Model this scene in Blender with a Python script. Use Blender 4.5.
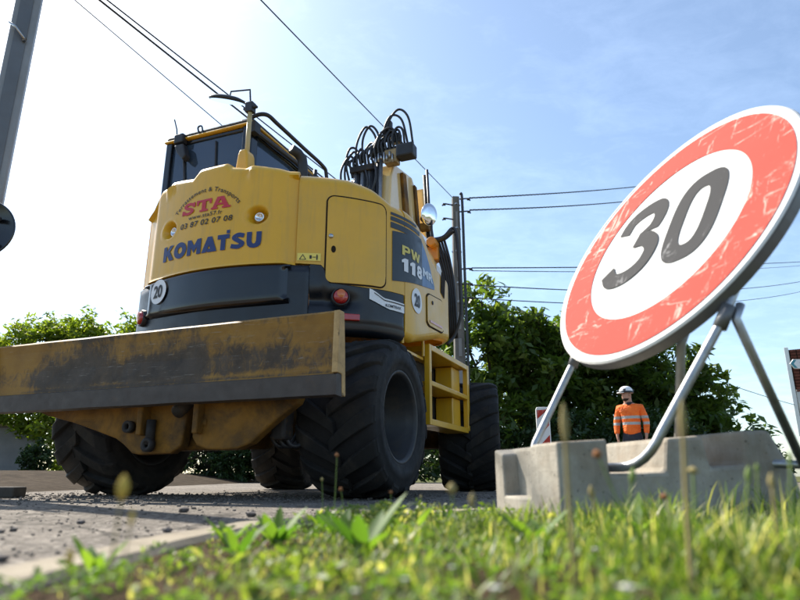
import bpy, math, random
import numpy as np
from mathutils import Vector, Matrix
random.seed(7); rng = np.random.default_rng(7)
R = math.radians; pi = math.pi
S = bpy.context.scene; COL = S.collection
for o in list(bpy.data.objects): bpy.data.objects.remove(o)

# ------------------------------------------------------------------ camera, sky, sun
cd = bpy.data.cameras.new('camera'); cam = bpy.data.objects.new('camera', cd); COL.objects.link(cam)
cam.location = (0, 0, .144); cam.rotation_euler = (R(90) + .279, 0, 0)
cd.sensor_width = 36; cd.lens = 27.7; cd.clip_start = .02; cd.clip_end = 2000
cd.dof.use_dof = True; cd.dof.focus_distance = 6.0; cd.dof.aperture_fstop = 2.8
S.camera = cam
SUN_AZ = 47; SUN_EL = 44          # degrees to the left of +Y, degrees up
sd = Vector((-math.sin(R(SUN_AZ))*math.cos(R(SUN_EL)), math.cos(R(SUN_AZ))*math.cos(R(SUN_EL)), math.sin(R(SUN_EL))))
sl = bpy.data.lights.new('sun', 'SUN'); sun = bpy.data.objects.new('sun', sl); COL.objects.link(sun)
sl.energy = 4.6; sl.angle = R(.55); sl.color = (1, .93, .82)
sun.rotation_euler = sd.to_track_quat('Z', 'Y').to_euler()
sun.location = (-8, 10, 14)
W = bpy.data.worlds.new('World'); S.world = W; W.use_nodes = True
nt = W.node_tree; N = nt.nodes; L = nt.links
bg = N['Background']; bg.inputs[1].default_value = .078
sky = N.new('ShaderNodeTexSky'); sky.sky_type = 'NISHITA'; sky.sun_disc = False
sky.sun_elevation = R(SUN_EL); sky.sun_rotation = R(-SUN_AZ); sky.air_density = 1.0; sky.dust_density = 1.1; sky.ozone_density = .3
tint = N.new('ShaderNodeMixRGB'); tint.blend_type = 'MULTIPLY'; tint.inputs[0].default_value = 1; L.new(sky.outputs[0], tint.inputs[1]); tint.inputs[2].default_value = (.90, 1.04, 1.13, 1)
tc = N.new('ShaderNodeTexCoord'); sep = N.new('ShaderNodeSeparateXYZ'); L.new(tc.outputs['Generated'], sep.inputs[0])
def wm(op, a, b):
    m = N.new('ShaderNodeMath'); m.operation = op
    for i, q in enumerate((a, b)):
        if isinstance(q, (int, float)): m.inputs[i].default_value = q
        else: L.new(q, m.inputs[i])
    return m.outputs[0]
zc = wm('MAXIMUM', sep.outputs[2], .04)
zc = wm('ADD', zc, .12)
cx = wm('DIVIDE', sep.outputs[0], zc); cy = wm('DIVIDE', sep.outputs[1], zc)
cmb = N.new('ShaderNodeCombineXYZ'); L.new(cx, cmb.inputs[0]); L.new(cy, cmb.inputs[1])
mp = N.new('ShaderNodeMapping'); mp.inputs['Rotation'].default_value = (0, 0, R(28)); mp.inputs['Scale'].default_value = (1.0, 1.5, 1)
L.new(cmb.outputs[0], mp.inputs[0])
n1 = N.new('ShaderNodeTexNoise'); n1.inputs['Scale'].default_value = 1.1; n1.inputs['Detail'].default_value = 9; n1.inputs['Roughness'].default_value = .62; n1.inputs['Distortion'].default_value = .6
n2 = N.new('ShaderNodeTexNoise'); n2.inputs['Scale'].default_value = 7; n2.inputs['Detail'].default_value = 6; n2.inputs['Roughness'].default_value = .7; n2.inputs['Distortion'].default_value = .4
L.new(mp.outputs[0], n1.inputs[0]); L.new(mp.outputs[0], n2.inputs[0])
cl = wm('ADD', wm('MULTIPLY', n1.outputs[0], .62), wm('MULTIPLY', n2.outputs[0], .44))
mr = N.new('ShaderNodeMapRange'); mr.inputs[1].default_value = .50; mr.inputs[2].default_value = .80; mr.inputs[3].default_value = .27; mr.inputs[4].default_value = .62
L.new(cl, mr.inputs[0])
mul = N.new('ShaderNodeMixRGB'); mul.blend_type = 'MULTIPLY'; mul.inputs[0].default_value = 1; L.new(tint.outputs[0], mul.inputs[1]); mul.inputs[2].default_value = (1.6, 1.5, 1.42, 1)
lift = N.new('ShaderNodeMixRGB'); lift.blend_type = 'ADD'; lift.inputs[0].default_value = 1; L.new(mul.outputs[0], lift.inputs[1]); lift.inputs[2].default_value = (1.6, 1.6, 1.6, 1)   # thin cloud: lit by the sky and sun behind it
mix = N.new('ShaderNodeMixRGB'); L.new(mr.outputs[0], mix.inputs[0]); L.new(tint.outputs[0], mix.inputs[1]); L.new(lift.outputs[0], mix.inputs[2]); L.new(mix.outputs[0], bg.inputs[0])
S.view_settings.view_transform = 'Standard'; S.view_settings.look = 'None'; S.view_settings.gamma = 1
S.view_settings.exposure = 1.2

# ------------------------------------------------------------------ material helpers
def new_mat(name):
    m = bpy.data.materials.new(name); m.use_nodes = True
    return m, m.node_tree.nodes, m.node_tree.links, m.node_tree.nodes['Principled BSDF']
def noise(N, L, scale, detail=5, rough=.6, vec=None, dist=0):
    n = N.new('ShaderNodeTexNoise'); n.inputs['Scale'].default_value = scale; n.inputs['Detail'].default_value = detail
    n.inputs['Roughness'].default_value = rough; n.inputs['Distortion'].default_value = dist
    if vec is not None: L.new(vec, n.inputs[0])
    return n.outputs[0]
def ramp(N, L, fac, stops):
    r = N.new('ShaderNodeValToRGB'); e = r.color_ramp.elements
    while len(e) < len(stops): e.new(.5)
    for k, (p, c) in enumerate(stops):
        e[k].position = p; e[k].color = (*c, 1) if len(c) == 3 else c
    L.new(fac, r.inputs[0]); return r.outputs[0]
def coords(N, L, scale=(1, 1, 1), rot=(0, 0, 0)):
    t = N.new('ShaderNodeTexCoord'); m = N.new('ShaderNodeMapping'); m.inputs['Scale'].default_value = scale; m.inputs['Rotation'].default_value = rot
    L.new(t.outputs['Object'], m.inputs[0]); return m.outputs[0]
def bump(N, L, h, strength, dist, B):
    b = N.new('ShaderNodeBump'); b.inputs['Strength'].default_value = strength; b.inputs['Distance'].default_value = dist
    L.new(h, b.inputs['Height']); L.new(b.outputs[0], B.inputs['Normal'])
def G(v): return (v, v, v)
def simple(name, col, rough=.5, metal=0, var=.15, vs=6, bmp=0, bs=60, bd=.002, coat=0, dirt=None, ds=3, dlo=.5, dhi=.7):
    m, N, L, B = new_mat(name); v = coords(N, L)
    f = noise(N, L, vs, 6, .65, v)
    c = ramp(N, L, f, [(.3, tuple(x*(1-var) for x in col)), (.7, tuple(min(1, x*(1+var)) for x in col))])
    if dirt:
        d = noise(N, L, ds, 8, .7, v, .5); dm = ramp(N, L, d, [(dlo, G(0)), (dhi, G(1))])
        mx = N.new('ShaderNodeMixRGB'); L.new(dm, mx.inputs[0]); L.new(c, mx.inputs[1]); mx.inputs[2].default_value = (*dirt, 1); c = mx.outputs[0]
    L.new(c, B.inputs['Base Color'])
    if rough >= .55 and not metal: B.inputs['Specular IOR Level'].default_value = .2
    B.inputs['Metallic'].default_value = metal; B.inputs['Coat Weight'].default_value = coat
    rr = ramp(N, L, noise(N, L, vs*2.3, 5, .6, v), [(.3, G(max(0, rough-.08))), (.7, G(min(1, rough+.1)))]); L.new(rr, B.inputs['Roughness'])
    if bmp: bump(N, L, noise(N, L, bs, 6, .6, v), bmp, bd, B)
    return m
M = {}
M['yellow'] = simple('yellow_paint', (.66, .36, .012), .36, var=.06, vs=2.2, bmp=.06, bs=9, bd=.01, coat=.25, dirt=(.48, .31, .06), ds=1.7, dlo=.5, dhi=.95)
M['hood'] = simple('yellow_hood_paint', (.68, .365, .009), .36, var=.05, vs=1.5, bmp=.04, bs=5, bd=.01, coat=.12, dirt=(.56, .31, .03), ds=1.4, dlo=.5, dhi=1)
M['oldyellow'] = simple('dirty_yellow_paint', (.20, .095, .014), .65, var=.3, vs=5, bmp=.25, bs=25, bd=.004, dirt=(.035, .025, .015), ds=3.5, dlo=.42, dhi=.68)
for nm_ in ('yellow', 'hood'):
    nt_ = M[nm_].node_tree; N_, L_ = nt_.nodes, nt_.links; B_ = N_['Principled BSDF']; src = B_.inputs['Base Color'].links[0].from_socket
    v_ = coords(N_, L_, (9, 9, .8)); f_ = ramp(N_, L_, noise(N_, L_, 2.2, 7, .7, v_, .3), [(.50, G(0)), (.78, G(.55))])
    x_ = N_.new('ShaderNodeMixRGB'); L_.new(f_, x_.inputs[0]); L_.new(src, x_.inputs[1]); x_.inputs[2].default_value = (.44, .27, .05, 1)
    v_ = coords(N_, L_); c_ = ramp(N_, L_, noise(N_, L_, 26, 6, .7, v_, .4), [(.70, G(0)), (.74, G(.6))])
    y_ = N_.new('ShaderNodeMixRGB'); L_.new(c_, y_.inputs[0]); L_.new(x_.outputs[0], y_.inputs[1]); y_.inputs[2].default_value = (.22, .13, .05, 1); L_.new(y_.outputs[0], B_.inputs['Base Color'])
M['navy'] = simple('dark_blue_grey_paint', (.006, .007, .009), .16, var=.25, vs=3, bmp=.04, bs=6, bd=.01, coat=.15)
M['skirt'] = simple('satin_dark_blue_paint', (.006, .008, .012), .34, var=.25, vs=3, bmp=.1, bs=14, bd=.01, coat=0, dirt=(.03, .027, .02), ds=3, dlo=.6, dhi=.95)
M['black'] = simple('black_plastic', (.018, .018, .02), .5, var=.3, vs=12, bmp=.1, bs=80)
M['groove'] = simple('dark_seam', (.02, .012, .006), .8)
M['rubber'] = simple('tyre_rubber', (.018, .0175, .017), .78, var=.25, vs=7, bmp=.35, bs=50, bd=.004, dirt=(.065, .052, .038), ds=3.5, dlo=.48, dhi=.85)
M['rubber2'] = simple('tyre_sidewall_rubber', (.015, .015, .016), .7, var=.2, vs=9, bmp=.2, bs=30, bd=.003, dirt=(.05, .044, .037), ds=2.5, dlo=.45, dhi=.9)
M['rim'] = simple('rim_grey_paint', (.022, .022, .023), .5, .1, var=.2, vs=5, bmp=.1, dirt=(.06, .045, .03), ds=4, dlo=.5, dhi=.75)
M['chassis'] = simple('greasy_chassis_paint', (.03, .027, .025), .6, var=.35, vs=6, bmp=.3, bs=20, bd=.005, dirt=(.14, .07, .015), ds=3, dlo=.55, dhi=.75)
M['steel'] = simple('bare_steel', (.42, .42, .42), .33, 1, var=.2, vs=8, bmp=.08)
M['galv'] = simple('galvanised_tube', (.36, .37, .38), .42, .85, var=.22, vs=22, bmp=.1, bs=60, bd=.001, dirt=(.3, .28, .25), ds=18, dlo=.55, dhi=.8)
M['galvdark'] = simple('weathered_galvanised_tube', (.33, .32, .29), .6, .3, var=.15, vs=20, bmp=.1, bs=60, bd=.001)
M['whitepaint'] = simple('white_paint', (.78, .78, .76), .5, var=.04, vs=8, dirt=(.55, .53, .48), ds=6, dlo=.55, dhi=.9)
M['stickerwhite'] = simple('white_film', (.72, .73, .74), .4, var=.03, vs=8)
M['blacktext'] = simple('black_film', (.012, .012, .014), .5, var=.1)
M['bluetext'] = simple('blue_film', (.012, .03, .13), .45, var=.08)
M['redtext'] = simple('red_film', (.50, .02, .035), .5, var=.1)
M['decal'] = simple('slate_decal', (.022, .03, .038), .4, var=.15)
M['decalblue'] = simple('blue_grey_decal', (.10, .17, .30), .4, var=.08)
M['decalyellow'] = simple('pale_yellow_film', (.62, .52, .12), .5, var=.05)
M['decalpale'] = simple('pale_blue_film', (.62, .68, .74), .45, var=.05)
M['cream'] = simple('cream_wall_render', (.68, .64, .55), .85, var=.06, vs=2, bmp=.2, bs=30, bd=.005)
M['grey_render'] = simple('grey_render', (.22, .215, .21), .9, var=.15, vs=2, bmp=.3, bs=20, bd=.01)
M['terracotta'] = simple('roof_tile_clay', (.17, .055, .035), .8, var=.4, vs=5, bmp=.3, bs=20, bd=.01)
M['redlens'] = simple('red_lens', (.38, .015, .012), .18, coat=.6, var=.05)
M['orangelens'] = simple('orange_lens', (.55, .12, .01), .2, coat=.5, var=.05)
M['concrete'] = None
def mat_concrete():
    m, N, L, B = new_mat('cast_concrete'); v = coords(N, L)
    a = noise(N, L, 7, 8, .65, v, .3); c = ramp(N, L, a, [(.25, (.25, .225, .18)), (.5, (.38, .345, .285)), (.78, (.49, .45, .38))])
    s = noise(N, L, 2.2, 6, .7, v, .8); sm = ramp(N, L, s, [(.52, G(0)), (.72, G(.6))])
    mx = N.new('ShaderNodeMixRGB'); L.new(sm, mx.inputs[0]); L.new(c, mx.inputs[1]); mx.inputs[2].default_value = (.27, .19, .12, 1)
    vo = N.new('ShaderNodeTexVoronoi'); vo.inputs['Scale'].default_value = 55; L.new(v, vo.inputs[0])
    pr = ramp(N, L, vo.outputs['Distance'], [(.06, G(.25)), (.16, G(1))])
    mm = N.new('ShaderNodeMixRGB'); mm.blend_type = 'MULTIPLY'; mm.inputs[0].default_value = .35; L.new(mx.outputs[0], mm.inputs[1]); L.new(pr, mm.inputs[2])
    vs_ = coords(N, L, (14, 14, 1.4)); rs_ = ramp(N, L, noise(N, L, 1.5, 7, .7, vs_, .3), [(.45, G(.62)), (.62, G(1))])
    pv = N.new('ShaderNodeTexVoronoi'); pv.inputs['Scale'].default_value = 22; L.new(v, pv.inputs[0]); pc = ramp(N, L, pv.outputs['Distance'], [(.05, G(.35)), (.09, G(1))])
    q1 = N.new('ShaderNodeMixRGB'); q1.blend_type = 'MULTIPLY'; q1.inputs[0].default_value = .35; L.new(mm.outputs[0], q1.inputs[1]); L.new(rs_, q1.inputs[2])
    q2 = N.new('ShaderNodeMixRGB'); q2.blend_type = 'MULTIPLY'; q2.inputs[0].default_value = .9; L.new(q1.outputs[0], q2.inputs[1]); L.new(pc, q2.inputs[2])
    L.new(q2.outputs[0], B.inputs['Base Color']); B.inputs['Roughness'].default_value = .9; B.inputs['Specular IOR Level'].default_value = .15
    h = N.new('ShaderNodeMath'); h.operation = 'ADD'; L.new(pr, h.inputs[0]); L.new(noise(N, L, 40, 8, .7, v), h.inputs[1])
    bump(N, L, h.outputs[0], .6, .006, B); return m
M['concrete'] = mat_concrete()
M['shadedkerb'] = simple('shaded_kerb_concrete', (.07, .062, .052), .92, var=.25, vs=9, bmp=.4, bs=60, bd=.003)  # kerb standing in shade: the shade is put into this dark base colour
M['kerbstone'] = simple('weathered_kerb_concrete', (.25, .215, .16), .92, var=.2, vs=9, bmp=.4, bs=60, bd=.003, dirt=(.15, .12, .08), ds=5, dlo=.5, dhi=.8)
def mat_asphalt():
    m, N, L, B = new_mat('worn_asphalt'); v = coords(N, L)
    vo = N.new('ShaderNodeTexVoronoi'); vo.inputs['Scale'].default_value = 70; L.new(v, vo.inputs[0])
    ag = ramp(N, L, vo.outputs['Color'], [(.0, (.075, .066, .056)), (.45, (.18, .157, .13)), (.8, (.28, .245, .205)), (1, (.45, .41, .35))])
    big = ramp(N, L, noise(N, L, .7, 6, .6, v), [(.3, G(.72)), (.7, G(1.15))])
    mm = N.new('ShaderNodeMixRGB'); mm.blend_type = 'MULTIPLY'; mm.inputs[0].default_value = 1; L.new(ag, mm.inputs[1]); L.new(big, mm.inputs[2])
    nv = N.new('ShaderNodeTexNoise'); nv.inputs['Scale'].default_value = 2.2; nv.inputs['Detail'].default_value = 6; L.new(v, nv.inputs[0])
    vm = N.new('ShaderNodeMixRGB'); vm.inputs[0].default_value = .35; L.new(v, vm.inputs[1]); L.new(nv.outputs['Color'], vm.inputs[2])
    cr = N.new('ShaderNodeTexVoronoi'); cr.feature = 'DISTANCE_TO_EDGE'; cr.inputs['Scale'].default_value = .9; L.new(vm.outputs[0], cr.inputs[0])
    cm = ramp(N, L, cr.outputs['Distance'], [(.0, G(.35)), (.006, G(.55)), (.014, G(1))])
    m3 = N.new('ShaderNodeMixRGB'); m3.blend_type = 'MULTIPLY'; m3.inputs[0].default_value = 1; L.new(mm.outputs[0], m3.inputs[1]); L.new(cm, m3.inputs[2])
    st = ramp(N, L, noise(N, L, 3.5, 8, .7, v, 1.0), [(.42, G(.62)), (.55, G(1))]); m4 = N.new('ShaderNodeMixRGB'); m4.blend_type = 'MULTIPLY'; m4.inputs[0].default_value = .6; L.new(m3.outputs[0], m4.inputs[1]); L.new(st, m4.inputs[2])
    L.new(m4.outputs[0], B.inputs['Base Color']); B.inputs['Roughness'].default_value = .92; B.inputs['Specular IOR Level'].default_value = .2
    h = N.new('ShaderNodeMath'); h.operation = 'ADD'; L.new(vo.outputs['Distance'], h.inputs[0]); L.new(noise(N, L, 260, 4, .7, v), h.inputs[1])
    bump(N, L, h.outputs[0], .8, .006, B); return m
M['asphalt'] = mat_asphalt()
def mat_soil(name, a, b, c, sc=14):
    m, N, L, B = new_mat(name); v = coords(N, L)
    f = noise(N, L, sc, 10, .72, v, .3)
    L.new(ramp(N, L, f, [(.3, a), (.5, b), (.75, c)]), B.inputs['Base Color']); B.inputs['Roughness'].default_value = .95; B.inputs['Specular IOR Level'].default_value = .06
    bump(N, L, noise(N, L, sc*5, 8, .75, v), .8, .02, B); return m
M['soil'] = mat_soil('dry_soil', (.03, .019, .011), (.08, .052, .03), (.15, .105, .065))
M['field'] = mat_soil('verge_ground', (.035, .045, .015), (.08, .085, .03), (.15, .13, .06), 3)
M['farbank'] = mat_soil('brown_bank', (.018, .015, .010), (.045, .033, .022), (.08, .062, .045), 5)
def mat_leaf(name, stops, trans=.45, attr=True, rough=.5, tcol=1.35):
    m, N, L, B = new_mat(name)
    a = N.new('ShaderNodeAttribute'); a.attribute_name = 'tint'
    c = ramp(N, L, a.outputs['Fac'], stops)
    L.new(c, B.inputs['Base Color']); B.inputs['Roughness'].default_value = rough
    t = N.new('ShaderNodeBsdfTranslucent'); mx = N.new('ShaderNodeMixShader'); mx.inputs[0].default_value = trans
    g = N.new('ShaderNodeMixRGB'); g.blend_type = 'MULTIPLY'; g.inputs[0].default_value = 1; L.new(c, g.inputs[1]); g.inputs[2].default_value = (tcol*1.1, tcol*1.12, tcol*.45, 1)
    L.new(g.outputs[0], t.inputs[0]); L.new(B.outputs[0], mx.inputs[1]); L.new(t.outputs[0], mx.inputs[2])
    L.new(mx.outputs[0], N['Material Output'].inputs[0]); return m
M['grass'] = mat_leaf('grass_blades', [(0, (.05, .095, .016)), (.35, (.12, .19, .03)), (.68, (.24, .30, .065)), (.84, (.44, .42, .18)), (1, (.62, .56, .34))], .5, tcol=1.3)
M['leafA'] = mat_leaf('broad_tree_leaves', [(0, (.045, .085, .016)), (.6, (.085, .14, .026)), (1, (.16, .20, .045))], .48, rough=.38)
M['leafB'] = mat_leaf('light_green_tree_leaves', [(0, (.08, .13, .015)), (.6, (.16, .22, .025)), (1, (.28, .31, .05))], .55)
M['leafC'] = mat_leaf('dark_hedge_leaves', [(0, (.02, .045, .015)), (.6, (.035, .07, .02)), (1, (.06, .10, .03))], .3)
M['weed'] = mat_leaf('weed_leaves', [(0, (.06, .14, .02)), (1, (.17, .27, .04))], .5, rough=.6)
M['bark'] = simple('bark', (.055, .042, .03), .9, var=.3, vs=10, bmp=.6, bs=25, bd=.02)
M['stalk'] = simple('dry_stalk', (.30, .24, .10), .8, var=.2, vs=40)
M['stalkg'] = simple('green_stalk', (.16, .22, .06), .7, var=.2, vs=40)
M['seed'] = simple('brown_seed_head', (.25, .11, .045), .9, var=.3, vs=150)
M['seedy'] = simple('yellow_seed_head', (.55, .38, .08), .9, var=.2, vs=150)
M['petal'] = simple('white_petals', (.78, .74, .68), .7, var=.05, vs=60)
def mat_glass(name, tint, alpha):
    m, N, L, B = new_mat(name)
    t = N.new('ShaderNodeBsdfTransparent'); t.inputs[0].default_value = (*tint, 1)
    g = N.new('ShaderNodeBsdfGlossy'); g.inputs['Roughness'].default_value = .03; g.inputs[0].default_value = (.8, .86, 1, 1)
    B.inputs['Base Color'].default_value = (.11, .17, .26, 1); B.inputs['Roughness'].default_value = .12
    f = N.new('ShaderNodeFresnel'); f.inputs[0].default_value = 1.5
    m1 = N.new('ShaderNodeMixShader'); m1.inputs[0].default_value = alpha; L.new(t.outputs[0], m1.inputs[1]); L.new(B.outputs[0], m1.inputs[2])
    m2 = N.new('ShaderNodeMixShader'); L.new(f.outputs[0], m2.inputs[0]); L.new(m1.outputs[0], m2.inputs[1]); L.new(g.outputs[0], m2.inputs[2])
    L.new(m2.outputs[0], N['Material Output'].inputs[0]); return m
M['glass'] = mat_glass('tinted_cab_glass', (.62, .74, .88), .32)
M['lampglass'] = simple('lamp_reflector', (.75, .76, .78), .12, .9, var=.05)
M['mirror'] = simple('mirror_glass', (.8, .82, .84), .04, 1, var=.02)

# ------------------------------------------------------------------ mesh helpers
def link(name, verts, faces, mat, parent=None, smooth=False, bev=0, autos=None, loc=None, rot=None):
    me = bpy.data.meshes.new(name); me.from_pydata([tuple(map(float, v)) for v in verts], [], [tuple(int(i) for i in f) for f in faces]); me.update()
    if smooth:
        for p in me.polygons: p.use_smooth = True
    if mat is not None:
        for mm in (mat if isinstance(mat, (list, tuple)) else [mat]): me.materials.append(mm)
    o = bpy.data.objects.new(name, me); COL.objects.link(o)
    if parent is not None: o.parent = parent
    if loc is not None: o.location = loc
    if rot is not None: o.rotation_euler = rot
    if bev:
        b = o.modifiers.new('bevel', 'BEVEL'); b.width = bev; b.segments = 2; b.limit_method = 'ANGLE'; b.angle_limit = R(35)
    return o
class MB:
    def __init__(s): s.v = []; s.f = []
    def add(s, v, f):
        k = len(s.v); s.v += [tuple(map(float, p)) for p in v]; s.f += [tuple(int(i)+k for i in q) for q in f]; return s
    def box(s, a, b, m=None):
        (x0, y0, z0), (x1, y1, z1) = a, b
        v = [Vector((x, y, z)) for z in (z0, z1) for x, y in ((x0, y0), (x1, y0), (x1, y1), (x0, y1))]
        if m is not None: v = [m @ p for p in v]
        return s.add(v, [(3, 2, 1, 0), (4, 5, 6, 7), (0, 1, 5, 4), (1, 2, 6, 5), (2, 3, 7, 6), (3, 0, 4, 7)])
    def prism(s, poly, y0, y1, plane='xz'):   # polygon in a plane, extruded along the third axis
        n = len(poly)
        def P(a, b, t): return {'xz': (a, t, b), 'yz': (t, a, b), 'xy': (a, b, t)}[plane]
        v = [P(a, b, y0) for a, b in poly] + [P(a, b, y1) for a, b in poly]
        f = [tuple(range(n))[::-1], tuple(range(n, 2*n))] + [(i, (i+1) % n, n+(i+1) % n, n+i) for i in range(n)]
        return s.add(v, f)
    def tube(s, pts, r, n=10, cap=True, rr=None):
        pts = [Vector(p) for p in pts]; k = len(s.v); prev = None; m = len(pts)
        vs = []
        for i, p in enumerate(pts):
            t = (pts[min(i+1, m-1)] - pts[max(i-1, 0)]).normalized()
            if prev is None:
                a = t.orthogonal().normalized()
            else:
                a = (prev - t*prev.dot(t)).normalized()
            prev = a; b = t.cross(a); q = rr[i] if rr else r
            vs += [p + (a*math.cos(2*pi*j/n) + b*math.sin(2*pi*j/n))*q for j in range(n)]
        fs = [(i*n+j, i*n+(j+1) % n, (i+1)*n+(j+1) % n, (i+1)*n+j) for i in range(m-1) for j in range(n)]
        if cap: fs += [tuple(range(n))[::-1], tuple(range((m-1)*n, m*n))]
        return s.add(vs, fs)
    def lathe(s, prof, n=32, axis='z', c=(0, 0, 0), closed=False):
        vs = []
        for j in range(n):
            a = 2*pi*j/n; ca, sa = math.cos(a), math.sin(a)
            for r_, h_ in prof:
                p = {'z': (r_*ca, r_*sa, h_), 'x': (h_, r_*ca, r_*sa), 'y': (r_*ca, h_, r_*sa)}[axis]
                vs.append((p[0]+c[0], p[1]+c[1], p[2]+c[2]))
        m = len(prof); fs = []
        for j in range(n):
            for i in range(m if closed else m-1):
                fs.append((j*m+i, j*m+(i+1) % m, ((j+1) % n)*m+(i+1) % m, ((j+1) % n)*m+i))
        return s.add(vs, fs)
    def build(s, name, mat, parent=None, smooth=False, bev=0, **k): return link(name, s.v, s.f, mat, parent, smooth, bev, **k)
def arc(pts, n=8):     # Catmull-Rom through points
    P = [Vector(p) for p in pts]; P = [2*P[0]-P[1]] + P + [2*P[-1]-P[-2]]; out = []
    for i in range(1, len(P)-2):
        for k in range(n):
            t = k/n; a, b, c, d = P[i-1], P[i], P[i+1], P[i+2]
            out.append(.5*((2*b) + (c-a)*t + (2*a-5*b+4*c-d)*t*t + (3*b-a-3*c+d)*t**3))
    out.append(P[-2]); return out
def tag(o, label=None, cat=None, group=None, kind=None):
    if label: o['label'] = label
    if cat: o['category'] = cat
    if group: o['group'] = group
    if kind: o['kind'] = kind
    return o
def thing(name, label, cat, loc=(0, 0, 0), rz=0, group=None):
    o = bpy.data.objects.new(name, None); COL.objects.link(o); o.location = loc; o.rotation_euler = (0, 0, rz); o.empty_display_size = .2
    return tag(o, label, cat, group)
def copy_tree(o, parent=None):
    c = o.copy(); COL.objects.link(c); c.parent = parent
    for ch in o.children: copy_tree(ch, c)
    return c
def text_geo(body, size=1, bold=0., align='LEFT', sx=1., shear=0., spacing=1.):
    c = bpy.data.curves.new('t', 'FONT'); c.body = body; c.size = size; c.offset = bold; c.align_x = align; c.shear = shear; c.space_character = spacing
    c.resolution_u = 6
    o = bpy.data.objects.new('t', c); COL.objects.link(o)
    dg = bpy.context.evaluated_depsgraph_get(); ev = o.evaluated_get(dg); me = ev.to_mesh()
    V = [(v.co.x*sx, v.co.y) for v in me.vertices]; F = [tuple(p.vertices) for p in me.polygons]
    ev.to_mesh_clear(); bpy.data.objects.remove(o); bpy.data.curves.remove(c); return V, F
def outline_geo(loops):    # closed outlines (holes are the inner ones) filled as one flat shape
    c = bpy.data.curves.new('t', 'CURVE'); c.dimensions = '2D'; c.fill_mode = 'BOTH'
    for lp in loops:
        s = c.splines.new('POLY'); s.points.add(len(lp)-1); s.use_cyclic_u = True
        for k, (x, y) in enumerate(lp): s.points[k].co = (x, y, 0, 1)
    o = bpy.data.objects.new('t', c); COL.objects.link(o)
    dg = bpy.context.evaluated_depsgraph_get(); ev = o.evaluated_get(dg); me = ev.to_mesh()
    V = [(v.co.x, v.co.y) for v in me.vertices]; F = [tuple(p.vertices) for p in me.polygons]
    ev.to_mesh_clear(); bpy.data.objects.remove(o); bpy.data.curves.remove(c); return V, F
def fit(V, w, h, x0=0, y0=0):
    a = np.array(V); mn = a.min(0); mx = a.max(0); a = (a-mn)/(mx-mn); return [(x0+p[0]*w, y0+p[1]*h) for p in a]
def stroke(pts, w, n=6):   # outline of a thick smooth stroke
    P = [Vector((p[0], p[1], 0)) for p in pts] if n == 0 else arc([(p[0], p[1], 0) for p in pts], n)
    l, r = [], []
    for i, p in enumerate(P):
        t = (P[min(i+1, len(P)-1)] - P[max(i-1, 0)]).normalized(); nrm = Vector((-t.y, t.x, 0))
        l.append(((p+nrm*w/2).x, (p+nrm*w/2).y)); r.append(((p-nrm*w/2).x, (p-nrm*w/2).y))
    return l + r[::-1]

# ================================================================== GROUND
road = MB().add([(-60, -25, 0), (70, -25, 0), (70, 15.5, 0), (-60, 15.5, 0)], [(0, 1, 2, 3)]).build('road', M['asphalt']); tag(road, kind='structure')
gr = MB().add([(-700, -700, -.03), (700, -700, -.03), (700, 900, -.03), (-700, 900, -.03)], [(0, 1, 2, 3)]).build('ground', M['field']); tag(gr, kind='structure')
# verge sheet in front, bounded by the kerb
KP = [(-.60, -3.0), (-.57, .2), (-.535, 1.0), (-.50, 1.5), (-.36, 1.93), (.06, 2.30), (.42, 2.60), (1.5, 2.72), (6, 2.9)]
KD = arc([(x, y, 0) for x, y in KP], 8)
def kerb_x(y):   # left limit of the verge at a given y
    best = 9
    for i in range(len(KD)-1):
        a, b = KD[i], KD[i+1]
        if min(a.y, b.y) <= y <= max(a.y, b.y) and abs(b.y-a.y) > 1e-6: best = min(best, a.x+(b.x-a.x)*(y-a.y)/(b.y-a.y))
    return best
def kerb_y(x):
    for i in range(len(KD)-1):
        a, b = KD[i], KD[i+1]
        if a.x <= x <= b.x: return a.y+(b.y-a.y)*(x-a.x)/max(1e-6, b.x-a.x)
    return 2.9
def kdist(x, y):
    P = np.array([(p.x, p.y) for p in KD]); return float(np.hypot(P[:, 0]-x, P[:, 1]-y).min())
def inside(x, y): return x > -.6 and y < kerb_y(x) if x > -.36 else (x > kerb_x(y) and y < 1.95)
from mathutils import noise as mn
def vz(x, y):
    d = kdist(x, y); b = .010 + .014*min(1, max(0, d-.1)/.4)
    return b + .010*mn.noise(Vector((x*2.3, y*2.3, 3)))*min(1, d*3) + .005*mn.noise(Vector((x*9, y*9, 1)))
# build verge as a grid of columns reaching to the kerb line
vv = []; ff = []; NX = 110; NY = 80
for i in range(NX+1):
    x = -.585 + (6.2)*(i/NX)**1.5
    y1 = kerb_y(x) if x > -.5 else next((p.y for p in KD if p.x >= x and p.y > .2), 1)
    for j in range(NY+1):
        y = -1 + (y1+1-.02)*(j/NY)
        vv.append((x, y, vz(x, y)))
for i in range(NX):
    for j in range(NY):
        a = i*(NY+1)+j; ff.append((a, a+NY+1, a+NY+2, a+1))
# the road sheet must not cover the verge soil: the verge soil stands on a shallow bed, so lift it clear of the road
vv = [(x, y, max(z, .004)) for x, y, z in vv]
tag(link('verge', vv, ff, M['soil'], smooth=True), kind='structure')
VZ = 0
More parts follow.
